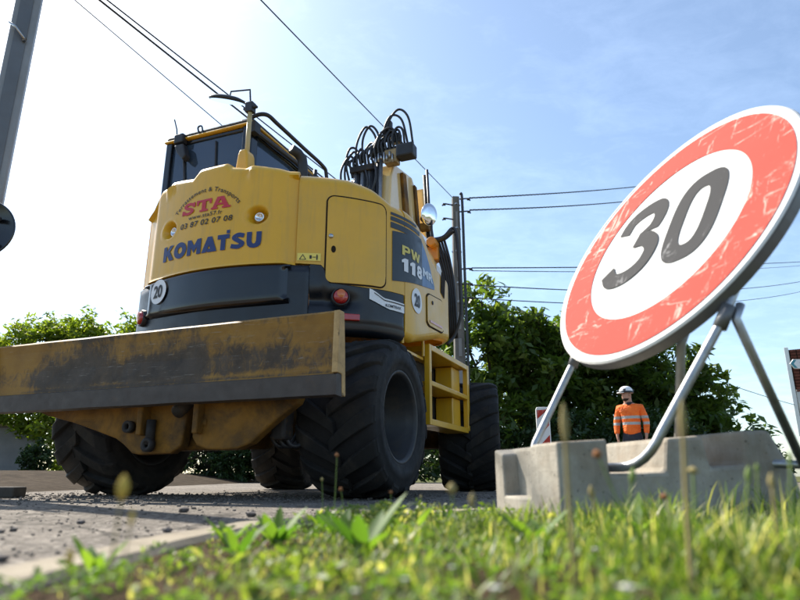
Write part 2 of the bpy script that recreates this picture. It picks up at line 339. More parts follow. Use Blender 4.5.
# kerb: stones with their own joints
kerb = bpy.data.objects.new('kerb', None); COL.objects.link(kerb); tag(kerb, kind='structure')
seglen = 0; cur = [KD[0]]; stones = []
for i in range(1, len(KD)):
    seglen += (KD[i]-KD[i-1]).length; cur.append(KD[i])
    if seglen > .95: stones.append(cur); cur = [KD[i]]; seglen = 0
if len(cur) > 1: stones.append(cur)
for st in stones:
    mb = MB(); vs = []; n = len(st)
    for i, p in enumerate(st):
        t = (st[min(i+1, n-1)]-st[max(i-1, 0)]).normalized(); nr = Vector((t.y, -t.x, 0))     # towards the verge
        q = p + (t*.004 if i == 0 else -t*.004 if i == n-1 else Vector((0, 0, 0)))
        wob = .003*mn.noise(Vector((p.x*7, p.y*7, 0)))
        top = .024+wob
        for (d, z) in ((0, -.05), (0, top-.012), (.012, top), (.10, top), (.112, top-.012), (.112, -.05)): vs.append(q + nr*(d-.01) + Vector((0, 0, z)))
    fs = [(i*6+k, (i+1)*6+k, (i+1)*6+(k+1) % 6, i*6+(k+1) % 6) for i in range(n-1) for k in range(6)] + [tuple(range(6)), tuple(range((n-1)*6, n*6))[::-1]]
    mb.add(vs, fs).build('kerb_stone', M['kerbstone'], kerb)
# loose gravel on the road
def rock(r, seed):
    rr = random.Random(seed); vs = []
    for z, k in ((-1, 0), (-.5, 1), (.5, 1), (1, 0)):
        if k == 0: vs.append((rr.uniform(-.3, .3)*r, rr.uniform(-.3, .3)*r, z*r*.7))
        else:
            for j in range(5):
                a = 2*pi*(j+.5*(z > 0))/5; q = r*rr.uniform(.7, 1.15); vs.append((q*math.cos(a), q*math.sin(a), z*r*rr.uniform(.6, 1)*.8))
    fs = [(0, 1+(j+1) % 5, 1+j) for j in range(5)] + [(11, 6+j, 6+(j+1) % 5) for j in range(5)]
    for j in range(5): fs += [(1+j, 1+(j+1) % 5, 6+j), (1+(j+1) % 5, 6+(j+1) % 5, 6+j)]
    return vs, fs
mb = MB(); rocks = [rock(1, k) for k in range(12)]
def scatter(mb, n, fx, rmin, rmax, p=2.5, zf=lambda x, y: 0):
    k = 0
    while k < n:
        x, y = fx()
        if inside(x, y): continue
        r = rmin + (rmax-rmin)*random.random()**p; v, f = rocks[k % 12]; a = random.uniform(0, 6.28); c, s_ = math.cos(a), math.sin(a)
        mb.add([(x+r*(c*q[0]-s_*q[1]), y+r*(s_*q[0]+c*q[1]), zf(x, y)+r*.35+r*q[2]) for q in v], f); k += 1
scatter(mb, 3600, lambda: ((lambda y: (random.uniform(-.95*y-.3, .55*y), y))(1.0+5.5*random.random()**1.3)), .0015, .0055, 2.6)
scatter(mb, 90, lambda: ((lambda y: (random.uniform(-.9*y, .4*y), y))(1.6+3.5*random.random())), .006, .012, 2.5)
scatter(mb, 2600, lambda: (random.gauss(-1.6, 1.5), random.gauss(4.6, .55)), .004, .014, 2.4)
tag(mb.build('gravel', simple('loose_stone_chips', (.13, .115, .10), .9, var=.5, vs=30)), kind='stuff')
STN = [(-.70, 1.16, .012), (-1.05, 1.78, .010), (-.98, 1.52, .009), (-1.0, 2.05, .012), (-.62, 1.75, .012), (-1.5, 2.3, .012), (-.55, 2.4, .018), (-.9, 2.7, .02), (-.25, 2.75, .018), (-1.2, 1.25, .008)]
desc = ['dark stone chip lying nearest the kerb', 'small dark pebble left of the nearest chip', 'tiny dark pebble in the sunlit road', 'grey road pebble lit on one side', 'dark pebble beyond the nearest chip near the kerb', 'small dark pebble at the shade edge on the left', 'grey stone on the shaded road before the right tyre', 'largest grey stone in the shade of the excavator', 'grey stone on the shaded road closest to the verge weeds', 'small dark pebble at the left end of the sunlit road']
for (x, y, r), d in zip(STN, desc):
    v, f = rocks[int(abs(x)*100) % 12]
    o = link('stone', [(r*q[0]*1.2, r*q[1], r*q[2]) for q in v], f, simple('stone_grey', (.10, .09, .085), .85, var=.4, vs=60), loc=(x, y, r*.5)); tag(o, d, 'stone', 'stones lying on the road')

# ================================================================== EXCAVATOR
EX = thing('wheeled_excavator', 'big yellow wheeled excavator seen from behind with raised dozer blade', 'excavator', (-1.225, 4.738, 0), -.382)
# ---- plan outline of the upper structure
PV = 1.22; RR = 1.70
pl = [(RR*math.sin(R(a)), PV-RR*math.cos(R(a))) for a in np.arange(-30, 40.01, 1)]
p0 = np.array(pl[-1]); t0 = np.array([math.cos(R(40)), math.sin(R(40))]); p3 = np.array([1.3, .42]); t3 = np.array([0, 1.])
for t in np.linspace(0, 1, 24)[1:]:
    b = (1-t)**3*p0 + 3*(1-t)**2*t*(p0+t0*.14) + 3*(1-t)*t*t*(p3-t3*.20) + t**3*p3; pl.append(tuple(b))
pl += [(1.3, v) for v in np.arange(.46, 1.181, .04)]
for a in np.arange(6, 91, 6): pl.append((1.3-.26+.26*math.cos(R(a)), 1.19+.26*math.sin(R(a))))
pl += [(u, 1.45) for u in np.arange(.98, .60, -.06)]
PL = np.array(pl); LL = np.concatenate([[0], np.cumsum(np.hypot(*np.diff(PL, axis=0).T))])
L0 = LL[30]; LL = LL - L0       # 0 at the rear centre line
dT = np.gradient(PL, LL, axis=0); NN = np.stack([dT[:, 1], -dT[:, 0]], 1); NN /= np.linalg.norm(NN, axis=1)[:, None]
DEG = RR*pi/180
def SP(l, z, off=0.):
    x = np.interp(l, LL, PL[:, 0]); y = np.interp(l, LL, PL[:, 1]); nx = np.interp(l, LL, NN[:, 0]); ny = np.interp(l, LL, NN[:, 1])
    k = math.hypot(nx, ny); return (x+nx/k*off, y+ny/k*off, z)
iv = [i for i in range(len(PL)) if PL[i, 0] > 1.0 and PL[i, 1] <= 1.19 and LL[i] > 0]
def LV(v): return float(np.interp(v, PL[iv, 1], LL[iv]))
LEND = LL[-1]; LBEG = LL[0]
zt_l = [LBEG, -24.4*DEG, -20.7*DEG, -17*DEG, -16*DEG, -12.7*DEG, -7.4*DEG, -5.0*DEG, 2.9*DEG, 4.4*DEG, 8.8*DEG, 10.3*DEG, 13.5*DEG, 17.5*DEG, 20*DEG, 25*DEG, 35*DEG, 42*DEG, LV(.1), LV(.31), LV(.5), LV(.64), LV(.79), LV(.95), LV(1.18), LEND]
zt_z = [2.24, 2.30, 2.415, 2.415, 2.44, 2.425, 2.40, 2.465, 2.465, 2.425, 2.40, 2.42, 2.40, 2.375, 2.35, 2.345, 2.33, 2.275, 2.20, 2.19, 2.155, 2.085, 1.975, 1.93, 1.915, 1.90]
def ztop(l): return float(np.interp(l, zt_l, zt_z))
def ss(a, b, x): t = min(1, max(0, (x-a)/(b-a))); return t*t*(3-2*t)
def shell(name, mat, l0, l1, zb, zt, off=0., rnd=0., dl=.03, nz=10, flange=.05, disp=None, cap=False, parent=None, smooth=True, bottom=True, botround=0.):
    n = max(2, int((l1-l0)/dl)+1); ls = np.linspace(l0, l1, n); cols = []
    ZB = zb if callable(zb) else (lambda l: zb); ZT = zt if callable(zt) else (lambda l: zt)
    def column(l, extra=0.):
        b, t = ZB(l), ZT(l); c = []
        if bottom: c.append(SP(l, b, off-flange-extra))
        if botround:
            for k in range(4):
                a = pi/2*(1-k/4); c.append(SP(l, b+botround*(1-math.sin(a)), off-botround*(1-math.cos(a))-extra))
        b2 = b+botround
        for k in range(nz+1):
            z = b2 + (t-rnd-b2)*k/nz; d = disp(l, z) if disp else 0
            c.append(SP(l, z, off+d-extra))
        if rnd:
            for k in range(1, 7):
                a = pi/2*k/6; c.append(SP(l, t-rnd+rnd*math.sin(a), off-rnd*(1-math.cos(a))-extra))
        if cap:
            q = c[-1]
            for k in (.25, .6, 1.): c.append((q[0]+(.1-q[0])*k, q[1]+(.9-q[1])*k, q[2]+.03*math.sin(k*pi/2)))
        elif flange: c.append(SP(l, t, off-flange-rnd-extra))
        return c
    if flange: cols.append(column(l0, flange))
    for l in ls: cols.append(column(l))
    if flange: cols.append(column(l1, flange))
    m = len(cols[0]); V = [p for c in cols for p in c]
    F = [(i*m+j, (i+1)*m+j, (i+1)*m+j+1, i*m+j+1) for i in range(len(cols)-1) for j in range(m-1)]
    o = link(name, V, F, mat, parent or EX, smooth)
    return o
def creased(o, ang=38):
    e = o.modifiers.new('split', 'EDGE_SPLIT'); e.split_angle = R(ang); return o
LAMPS = [(12.9*DEG, 1.981), (-14.5*DEG, 1.99)]
def hood_disp(l, z):
    d = 0
    for lx, lz in LAMPS:
        r = math.hypot((l-lx)/1.15, z-lz); d -= .075*(1-ss(.045, .072, r))
        d += .004*math.exp(-((r-.085)/.012)**2)
    for lr, w in ((10.6*DEG, .022), (-16.6*DEG, .022)):
        d += .028*math.exp(-((l-lr)/w)**2)*ss(2.22, 2.40, z)
        d -= .018*math.exp(-((l-lr-.05*(1 if lr > 0 else -1)*-1)/.03)**2)*ss(2.25, 2.38, z)
    d -= .05*ss(19.0*DEG, 22.8*DEG, l)        # chamfer towards the crease
    d -= .035*ss(-21*DEG, -25.5*DEG, l)
    d += .012*ss(1.62, 1.60, z)
    return d
hood = creased(shell('rear_hood', M['hood'], -28.5*DEG, 22.5*DEG, 1.6, ztop, off=.035, rnd=.07, dl=.0125, nz=64, disp=hood_disp, cap=True), 50)
def zcov(l):
    if l < LV(.22): return float(np.interp(l, [22*DEG, 29.2*DEG, 30.5*DEG, 40*DEG, LV(.2)], [1.615, 1.605, 1.475, 1.455, 1.46]))
    return float(np.interp(l, [LV(.221), LV(.35), LV(.95), LV(1.18), LEND], [1.13, 1.12, 1.27, 1.30, 1.31]))
ls0, ls1 = 22.6*DEG, LEND
def side_disp(l, z):
    d = -.02*ss(LV(.25), LV(.22), l)*0
    return d
sc1 = creased(shell('side_cover', M['yellow'], 22.6*DEG, LV(.218), zcov, ztop, rnd=.11, dl=.02, nz=16, cap=True), 50)
sc2 = creased(shell('front_side_cover', M['yellow'], LV(.224), LEND, zcov, ztop, rnd=.09, dl=.025, nz=16, cap=True, botround=.06), 50)
# lower bodywork
shell('rear_bumper', M['skirt'], LBEG, 26*DEG, 1.10, 1.592, off=.012, dl=.03, nz=8, botround=.06)
def band_zb(l): return 1.285 + .02*abs(l/ (21*DEG))**3
band = creased(shell('counterweight_band', M['navy'], -24*DEG, 21.6*DEG, band_zb, 1.599, off=.046, rnd=.03, dl=.02, nz=8, flange=.09, botround=.05, disp=lambda l, z: -.045*ss(19.5*DEG, 21.6*DEG, l) - .05*ss(-20*DEG, -24*DEG, l)), 60)
def skdisp(l, z):
    return -.045*math.exp(-((z-1.345)/.05)**2)*ss(23*DEG, 27*DEG, l)*ss(40*DEG, 33*DEG, l) - .03*ss(1.22, 1.12, z)
sk = creased(shell('side_skirt', M['skirt'], 26.1*DEG, LV(.222), 1.10, lambda l: zcov(l)-.006, off=.004, dl=.02, nz=22, botround=.08, disp=skdisp), 60)
# door in the side cover with its seam
DL0, DL1, DZ0, DZ1, RC = 29.9*DEG, LV(.03), 1.475, 2.145, .05
def dz(l, a, b, lo, hi, r):
    d = min(l-a, b-l); q = 0 if d > r else r-math.sqrt(max(0, r*r-(r-max(0, d))**2)); return (lo+q, hi-q)
for nm, mt, e, of, fl in (('door_seam', M['groove'], .012, .0035, 0), ('engine_door', M['yellow'], 0, .013, .012)):
    n = 60; V = []; F = []; a, b = DL0-e, DL1+e
    ls = [a+(b-a)*.5*(1-math.cos(pi*i/n)) for i in range(n+1)]; m = 15
    for l in ls:
        lo, hi = dz(l, a-1e-4, b+1e-4, DZ0-e, DZ1+e-.02*ss(DL0, DL1, l), RC+e)
        if fl: V.append(SP(l, lo-.001, 0))
        for k in range(m): 
            V.append(SP(l, lo+(hi-lo)*k/(m-1), of + (-.006 if fl and k in (0, m-1) else 0)))
        if fl: V.append(SP(l, hi+.001, 0))
    mm = m+2 if fl else m
    F = [(i*mm+j, (i+1)*mm+j, (i+1)*mm+j+1, i*mm+j+1) for i in range(n) for j in range(mm-1)]
    if fl: F += [tuple(range(mm))[::-1]] + [tuple(range(n*mm, (n+1)*mm))]
    o = link(nm, V, F, mt, EX, True)
    if fl: door = creased(o, 40)
def mat_at(l, z, off):    # local frame on the bodywork: x along, y out, z up
    p = Vector(SP(l, z, off)); q = Vector(SP(l+.01, z, off)); x = (q-p).normalized(); up = Vector((0, 0, 1)); y = x.cross(up).normalized()
    return Matrix(((x.x, y.x, up.x, p.x), (x.y, y.y, up.y, p.y), (x.z, y.z, up.z, p.z), (0, 0, 0, 1)))
def onbody(mb, l, z, off):
    m = mat_at(l, z, off); mb.v = [tuple(m @ Vector(v)) for v in mb.v]; return mb
onbody(MB().lathe([(0, .012), (.014, .012), (.018, .006), (.018, 0)], 16, 'y'), 30.9*DEG, 1.825, .013).build('door_lock', M['steel'], door, True)
onbody(MB().add([(.017*math.cos(a), .002, .027*math.sin(a)) for a in np.linspace(0, 2*pi, 20, False)], [tuple(range(20))]), 31.6*DEG, 1.725, .013).build('finger_hole', M['groove'], door)
# lamps in the hood
for (l, z) in LAMPS:
    lm = onbody(MB().lathe([(0, -.01), (.02, -.006), (.034, .004), (.037, .012), (.037, .02), (.030, .022), (.026, .012), (0, .004)], 24, 'y'), l, z, -.018).build('work_lamp', M['lampglass'], EX, True)
# tail lamps
for l, z in ((33.6*DEG, 1.364), (-24.6*DEG, 1.335)):
    t = onbody(MB().lathe([(0, .052), (.03, .050), (.046, .042), (.052, .030), (.054, 0)], 28, 'y'), l, z, .01).build('tail_lamp', M['redlens'], EX, True)
    onbody(MB().lathe([(.055, 0), (.055, .034), (.064, .034), (.068, .0)], 28, 'y'), l, z, .008).build('lamp_bezel', M['black'], t, True)
    onbody(MB().lathe([(.0, .0545), (.024, .0530), (.03, .0512)], 20, 'y'), l, z+.018, .0105).build('indicator_lens', M['orangelens'], t, True)
onbody(MB().box((-.06, 0, -.025), (.06, .03, .025)), 36.3*DEG, 1.222, .0).build('side_reflector', M['redlens'], EX, bev=.008)
# ---- lettering
def wrap(V, F, l0, z0, off, name, mt, parent=EX, arcR=None):
    pts = []
    for x, y in V:
        if arcR: a = x/arcR; r_ = arcR+y; x, y = r_*math.sin(a), r_*math.cos(a)-arcR
        pts.append(SP(l0+x, z0+y, off))
    return link(name, pts, F, mt, parent)
def words(V, F, gap):      # flat lettering split where the words part
    ivs = sorted((min(V[i][0] for i in f), max(V[i][0] for i in f), f) for f in F); out = []; hi = -9
    for a, b, f in ivs:
        if a > hi+gap: out.append([])
        out[-1].append(f); hi = max(hi, b)
    res = []
    for fs in out:
        ids = sorted({i for f in fs for i in f}); mp_ = {i: k for k, i in enumerate(ids)}; res.append(([V[i] for i in ids], [tuple(mp_[i] for i in f) for f in fs]))
    return res
HO = .0405
# block capitals of the maker's name
def cap_letters():
    h = 1.; ls = []; x = 0
    def blk(p, w): nonlocal x; ls.append(([[(x+a, b) for a, b in lp] for lp in p])); x += w+.09
    s = .33
    blk([[(0, 0), (s, 0), (s, .30), (.40, .40), (.66, 0), (1.06, 0), (.64, .62), (1.0, 1), (.62, 1), (s, .66), (s, 1), (0, 1)]], .98)
    def ell(cx, cy, rx, ry, n=36): return [(cx+rx*math.cos(2*pi*k/n), cy+ry*math.sin(2*pi*k/n)) for k in range(n)]
    blk([ell(.55, .5, .55, .53), ell(.55, .5, .20, .22)], 1.10)
    blk([[(0, 0), (.31, 0), (.31, .50), (.55, .12), (.78, .50), (.78, 0), (1.10, 0), (1.10, 1), (.80, 1), (.55, .60), (.30, 1), (0, 1)]], 1.10)
    blk([[(-.02, 0), (.33, 0), (.52, .44), (.62, .22), (.40, .22), (.40, .0), (1.10, 0), (.70, 1), (.38, 1)]], 1.04)
    blk([[(.22, 0), (.55, 0), (.55, .72), (.80, .72), (.80, 1.0), (-.02, 1.0), (-.02, .72), (.22, .72)], [(.58, 1.05), (.80, 1.05), (.80, 1.27), (.58, 1.27)]], .78)
    blk([stroke([(.88, .80), (.52, .88), (.22, .72), (.50, .52), (.80, .30), (.50, .13), (.05, .20)], .27, 6)], .96)
    blk([[(0, 1), (0, .40), (.06, .16), (.20, .03), (.46, -.03), (.72, .03), (.87, .16), (.92, .40), (.92, 1), (.60, 1), (.60, .42), (.54, .28), (.46, .24), (.37, .28), (.32, .42), (.32, 1)]], .92)
    return ls, x-.09
ls_, tw_ = cap_letters(); KW = 30.0*DEG
for lp in ls_:
    V, F = outline_geo(lp); wrap([(a*KW/tw_, b*.122) for a, b in V], F, -15.7*DEG, 1.728, HO, 'lettering', M['bluetext'])
for txt, l0, z0, w, h, mt, b, sh in (('03 87 02 07 08', -9.8, 1.958, 16.2, .044, 'blacktext', .012, .12), ('www.sta57.fr', -7.2, 2.022, 10.6, .032, 'blacktext', .008, 0)):
    V, F = text_geo(txt, 1, b, shear=sh, spacing=1.1); V = fit(V, w*DEG, h)
    for V_, F_ in words(V, F, .011): wrap(V_, F_, l0*DEG, z0, HO, 'lettering', M[mt])
V, F = text_geo('Terrassement & Transports', 1, .01, spacing=1.12); V = [(x-.0, y) for x, y in V]; mx = max(v[0] for v in V)
V = [((x/mx-.5)*.66, y*.050) for x, y in V]; 
for V_, F_ in words(V, F, .009): wrap(V_, F_, -2.0*DEG, 2.228, HO, 'lettering', M['blacktext'], arcR=.36)
def slab():
    out = []
    S_ = stroke([(.86, .74), (.70, .86), (.44, .88), (.24, .74), (.36, .57), (.66, .44), (.80, .27), (.60, .12), (.34, .10), (.12, .26)], .22, 5)
    out.append(([S_, [(.80, .58), (.98, .58), (.98, .98), (.86, .98)], [(.0, .02), (.12, .02), (.20, .40), (.02, .40)]], 0, 1.0))
    T_ = [(.28, 0), (.86, 0), (.86, .16), (.71, .16), (.71, .82), (.92, .82), (.96, .58), (1.1, .58), (1.1, 1), (.04, 1), (.04, .58), (.18, .58), (.22, .82), (.43, .82), (.43, .16), (.28, .16)]
    out.append(([T_], 1.05, 1.0))
    A_ = [(-.02, 0), (.42, 0), (.42, .16), (.32, .16), (.38, .30), (.76, .30), (.82, .16), (.70, .16), (.70, 0), (1.24, 0), (1.24, .16), (1.12, .16), (.78, 1), (.36, 1), (.08, .16), (-.02, .16)]
    out.append(([A_, [(.44, .46), (.57, .80), (.70, .46)]], 2.15, 1.0))
    return out
for lps, x0, _ in slab():
    for grp in ([lps[:1]] + [[q] for q in lps[1:]] if x0 == 0 else [lps]):
        V, F = outline_geo(grp); o = wrap([((x0+a)*.134, b*.098+ (0.0 if x0 else -.0)) for a, b in V], F, -9.7*DEG, 2.068, HO, 'lettering', M['redtext'])
def roundel(l, z, r, off, parent=EX):
    n = 40; o = link('speed_roundel', [SP(l+r*math.cos(2*pi*k/n), z+r*math.sin(2*pi*k/n), off) for k in range(n)], [tuple(range(n))], M['stickerwhite'], parent)
    V, F = text_geo('20', 1, .028); V = fit(V, r*1.12, r*1.05, -r*.56, -r*.52); wrap(V, F, l, z, off+.003, 'lettering', M['blacktext'], o); return o
roundel(-15.4*DEG, 1.490, .096, .058)
roundel(LV(.405), 1.462, .100, .005)
# warning sticker
ws = shell('warning_sticker', simple('warning_yellow_film', (.78, .62, .12), .5, var=.05), 22.95*DEG, 28.6*DEG, 1.632, 1.69, off=.005, flange=0, bottom=False, nz=2)
V, F = outline_geo([[(0, 0), (.052, 0), (.026, .042)], [(.008, .004), (.026, .034), (.044, .004)]]); wrap(V, F, 23.4*DEG, 1.639, .008, 'pictogram', M['blacktext'], ws)
for lp in ([(.075, .008), (.09, .008), (.09, .034), (.075, .034)], [(.097, .018), (.118, .018), (.118, .023), (.097, .023)], [(.124, .0), (.132, 0), (.134, .03), (.122, .03)], [(.124, .032), (.132, .032), (.132, .04), (.124, .04)]):
    V, F = outline_geo([lp]); wrap(V, F, 23.4*DEG, 1.639, .008, 'pictogram', M['blacktext'], ws)
# model decal on the side
def poly_on(name, poly, off, mt, parent=EX):
    V, F = outline_geo([poly]); return link(name, [SP(LV(a), b, off) for a, b in V], F, M[mt] if isinstance(mt, str) else mt, parent)
def quadstrip(name, a0, a1, z0f, z1f, off, mt, parent=EX, n=14):
    V = []; 
    for i in range(n+1):
        v = a0+(a1-a0)*i/n; V += [SP(LV(v), z0f(v), off), SP(LV(v), z1f(v), off)]
    return link(name, V, [(2*i, 2*i+2, 2*i+3, 2*i+1) for i in range(n)], M[mt], parent)
zt1 = lambda v: float(np.interp(v, [.06, .30, .50, .64, .84], [1.945, 1.965, 2.02, 1.965, 1.69]))
dk = quadstrip('model_decal', .09, .52, lambda v: 1.545+(v-.09)*.17, lambda v: 1.945+.06*(v-.09)/.43, .004, 'decal')
quadstrip('decal_panel', .522, .83, lambda v: 1.618+(v-.52)*.17, lambda v: float(np.interp(v, [.52, .60, .7, .83], [2.0, 1.95, 1.86, 1.70])), .004, 'decalblue', dk)
for (a, b, ea) in ((1.968, 2.015, .51), (2.028, 2.062, .47), (2.074, 2.096, .40)):
    quadstrip('decal_stripe', .075, ea, lambda v: a, lambda v: b, .004, 'decal', dk)
def glyphs(lst, sx, sy, l, z, mt):
    for lp, x0 in lst:
        V, F = outline_geo([[(a+x0, b) for a, b in q] for q in lp]); wrap([(a*sx, b*sy) for a, b in V], F, l, z, .0075, 'lettering', M[mt], dk)
gP = [[(0, 0), (.26, 0), (.26, .34), (.62, .34), (.80, .46), (.84, .67), (.78, .88), (.60, 1), (0, 1)], [(.26, .56), (.50, .56), (.57, .67), (.50, .79), (.26, .79)]]
gW = [[(.22, 0), (.50, 0), (.65, .55), (.80, 0), (1.08, 0), (1.32, 1), (1.06, 1), (.93, .42), (.78, 1), (.53, 1), (.38, .42), (.25, 1), (-.02, 1)]]
glyphs([(gP, 0), (gW, .92)], .125, .078, LV(.185), 1.780, 'decalyellow')
g1 = [[(.14, 0), (.42, 0), (.42, 1), (.20, 1), (.0, .80), (.0, .62), (.14, .66)]]
glyphs([(g1, 0), (g1, .56)], .19, .105, LV(.18), 1.650, 'stickerwhite')
V, F = text_geo('8', 1, .045); V = fit(V, .115, .105, 0, 0); wrap(V, F, LV(.395), 1.657, .0075, 'lettering', M['stickerwhite'], dk)
V, F = text_geo('MR', 1, .035); V = fit(V, .25, .072, 0, 0); wrap(V, F, LV(.53), 1.668+.04, .0075, 'lettering', M['decalpale'], dk)
# skirt logo plate
lg = quadstrip('skirt_emblem', -.07, .20, lambda v: float(np.interp(v, [-.07, 0, .06, .2], [1.37, 1.335, 1.315, 1.312])), lambda v: float(np.interp(v, [-.07, -.05, .02, .2], [1.45, 1.44, 1.392, 1.385])), .012, 'stickerwhite')
quadstrip('emblem_inset', -.045, .20, lambda v: float(np.interp(v, [-.045, .02, .2], [1.418, 1.372, 1.366])), lambda v: float(np.interp(v, [-.045, .02, .2], [1.424, 1.380, 1.374])), .0145, 'blacktext', lg)
V, F = text_geo('KOMTRAX', 1, .02); V = fit(V, .15, .022); wrap(V, F, LV(.03), 1.330, .0165, 'lettering', M['blacktext'], lg)
# storage hatch at the front of the side with its seam
for nm, mt, e, of in (('hatch_seam', 'groove', .012, .0035), ('storage_hatch', 'yellow', 0, .010)):
    V = []; n = 14; a, b = .63-e, 1.05+e
    for i in range(n+1):
        v = a+(b-a)*i/n; q = .03 if i in (0, n) else (.008 if i in (1, n-1) else 0)
        V += [SP(LV(v), 1.325+.04*(v-.63)-e+q, 0), SP(LV(v), 1.325+.04*(v-.63)-e+q, of), SP(LV(v), 1.585+.09*(v-.63)+e-q, of), SP(LV(v), 1.585+.09*(v-.63)+e-q, 0)]
    F = [(4*i+k, 4*i+4+k, 4*i+5+k, 4*i+1+k) for i in range(n) for k in range(3)] + [(3, 2, 1, 0), (4*n, 4*n+1, 4*n+2, 4*n+3)]
    o = link(nm, V, F, M[mt], EX)
    if nm == 'storage_hatch':
        onbody(MB().lathe([(0, .006), (.016, .005), (.018, 0)], 14, 'y'), LV(.75), 1.535, .011).build('hatch_lock', M['black'], o, True)
        quadstrip('hatch_reflector', .68, 1.0, lambda v: 1.352+.04*(v-.63), lambda v: 1.372+.04*(v-.63), .0145, 'orangelens', o)
poly_on('front_vent', [(1.0, 1.70), (1.1, 1.66), (1.14, 1.86), (1.02, 1.90)], .005, 'groove')
# underside and slew ring
MB().lathe([(0, .0), (.92, 0), (.96, .03), (.96, .06), (0, .06)], 48, 'z', (0, .85, 1.07)).build('slew_deck', M['chassis'], EX, True)
MB().lathe([(.55, 0), (.62, .02), (.62, .10), (.58, .14), (.0, .14)], 40, 'z', (0, PV, .95)).build('slew_ring', M['chassis'], EX, True)
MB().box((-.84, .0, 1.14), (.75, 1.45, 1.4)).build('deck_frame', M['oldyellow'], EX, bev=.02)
MB().prism([(-.90, -.19), (-.86, -.235), (-.80, -.1), (-.86, .9), (-.90, .9)], 1.36, 2.24, 'xy').build('left_corner_panel', M['yellow'], EX, bev=.012)
# ---- cab
cab = MB().box((-.86, -.06, 1.4), (-.03, 1.35, 2.26)).build('cab', M['yellow'], EX, bev=.03)
fr = MB()
for (x0, x1, y0, y1) in ((-.97, -.90, -.06, .02), (-.13, -.03, -.06, .04), (-.97, -.91, .62, .70), (-.97, -.90, 1.30, 1.42), (-.09, -.03, 1.30, 1.42)):
    fr.box((x0, y0, 2.262), (x1, y1, 3.075))
fr.box((-.90, -.045, 2.262), (-.13, .0, 2.32)).box((-.90, -.045, 3.035), (-.13, .0, 3.075)).box((-.085, .05, 3.0), (-.035, 1.3, 3.075)).box((-.085, .05, 2.262), (-.035, 1.3, 2.33)).box((-.965, .02, 3.0), (-.915, 1.3, 3.075)).box((-.9, 1.35, 3.0), (-.09, 1.4, 3.075))
fr.build('cab_frame', M['navy'], cab, bev=.012)
MB().box((-.985, -.075, 3.077), (-.015, 1.44, 3.098)).build('cab_roof', M['yellow'], cab, bev=.012)
MB().box((-.97, -.06, 3.107), (-.03, 1.42, 3.14)).build('roof_hatch', M['black'], cab, bev=.03)
for a, b in (((-.90, -.030, 2.32), (-.13, -.024, 3.035)), ((-.06, .05, 2.33), (-.054, 1.3, 3.0)), ((-.945, .02, 2.262), (-.939, 1.3, 3.0)), ((-.9, 1.37, 2.0), (-.09, 1.376, 3.0))):
    MB().box(a, b).build('window_pane', M['glass'], cab)
MB().box((-.92, .02, 3.055), (-.08, 1.33, 3.073)).build('added_pale_lining', simple('glass_brightening_grey', (.45, .47, .5), .9), cab)  # pale sheet added under the roof to brighten the window panes
st = MB().box((-.72, .45, 1.9), (-.28, .95, 2.28)).box((-.70, .35, 2.28), (-.30, .50, 2.78)).build('driver_seat', M['black'], cab, bev=.05)
MB().box((-.60, .36, 2.80), (-.40, .46, 2.95)).build('headrest', M['black'], st, bev=.03)
MB().tube([(-.42, -.04, 3.0), (-.40, -.04, 2.7), (-.36, -.04, 2.34)], .008, 6).tube([(-.78, -.04, 3.0), (-.72, -.04, 2.6), (-.66, -.04, 2.34)], .010, 6).build('wiper', M['black'], cab)
MB().prism([(-.82, 3.0), (-.72, 3.0), (-.68, 2.88), (-.71, 2.84), (-.79, 2.93)], -.12, -.05).build('work_light_housing', M['black'], cab, bev=.01)
MB().box((-.84, -.11, 3.03), (-.74, -.04, 3.12)).build('antenna_bracket', M['black'], cab, bev=.01)
MB().tube([(-.84, -.07, 3.10), (-.855, -.07, 3.2), (-.895, -.07, 3.31)], .006, 6).build('antenna', M['black'], cab)
MB().tube(arc([(-.60, -.06, 3.10), (-.62, -.06, 3.17), (-.58, -.06, 3.175), (-.56, -.06, 3.10)], 5), .008, 6).build('lifting_eye', M['black'], cab)
MB().box((-.27, -.05, 3.107), (-.20, .03, 3.135)).box((-.16, -.05, 3.107), (-.06, .03, 3.15)).build('roof_lamp', M['black'], cab, bev=.008)
MB().tube(arc([(-.12, -.02, 3.10), (-.05, -.03, 3.165), (.05, .02, 3.19), (.06, .20, 3.19), (.06, .629, 3.19), (.06, 1.02, 3.19), (.06, 1.10, 3.13), (.06, 1.14, 2.9), (.06, 1.15, 2.6)], 6), .019, 10).build('cab_guard_rail', M['black'], EX, True)
MB().tube([(.0, -.03, 3.0), (.0, .62, 3.035), (.0, 1.3, 3.0)], .022, 8).box((-.05, -.1, 2.97), (.03, -.02, 3.07)).build('side_guard_rail', M['black'], EX)
MB().tube([(.37, .16, 2.2), (.36, .16, 2.70), (.355, .15, 2.76), (.335, .11, 2.80), (.31, .05, 2.815)], .043, 14).tube([(.46, .2, 2.2), (.46, .2, 2.66)], .018, 8).build('exhaust_pipe', M['black'], EX, True)
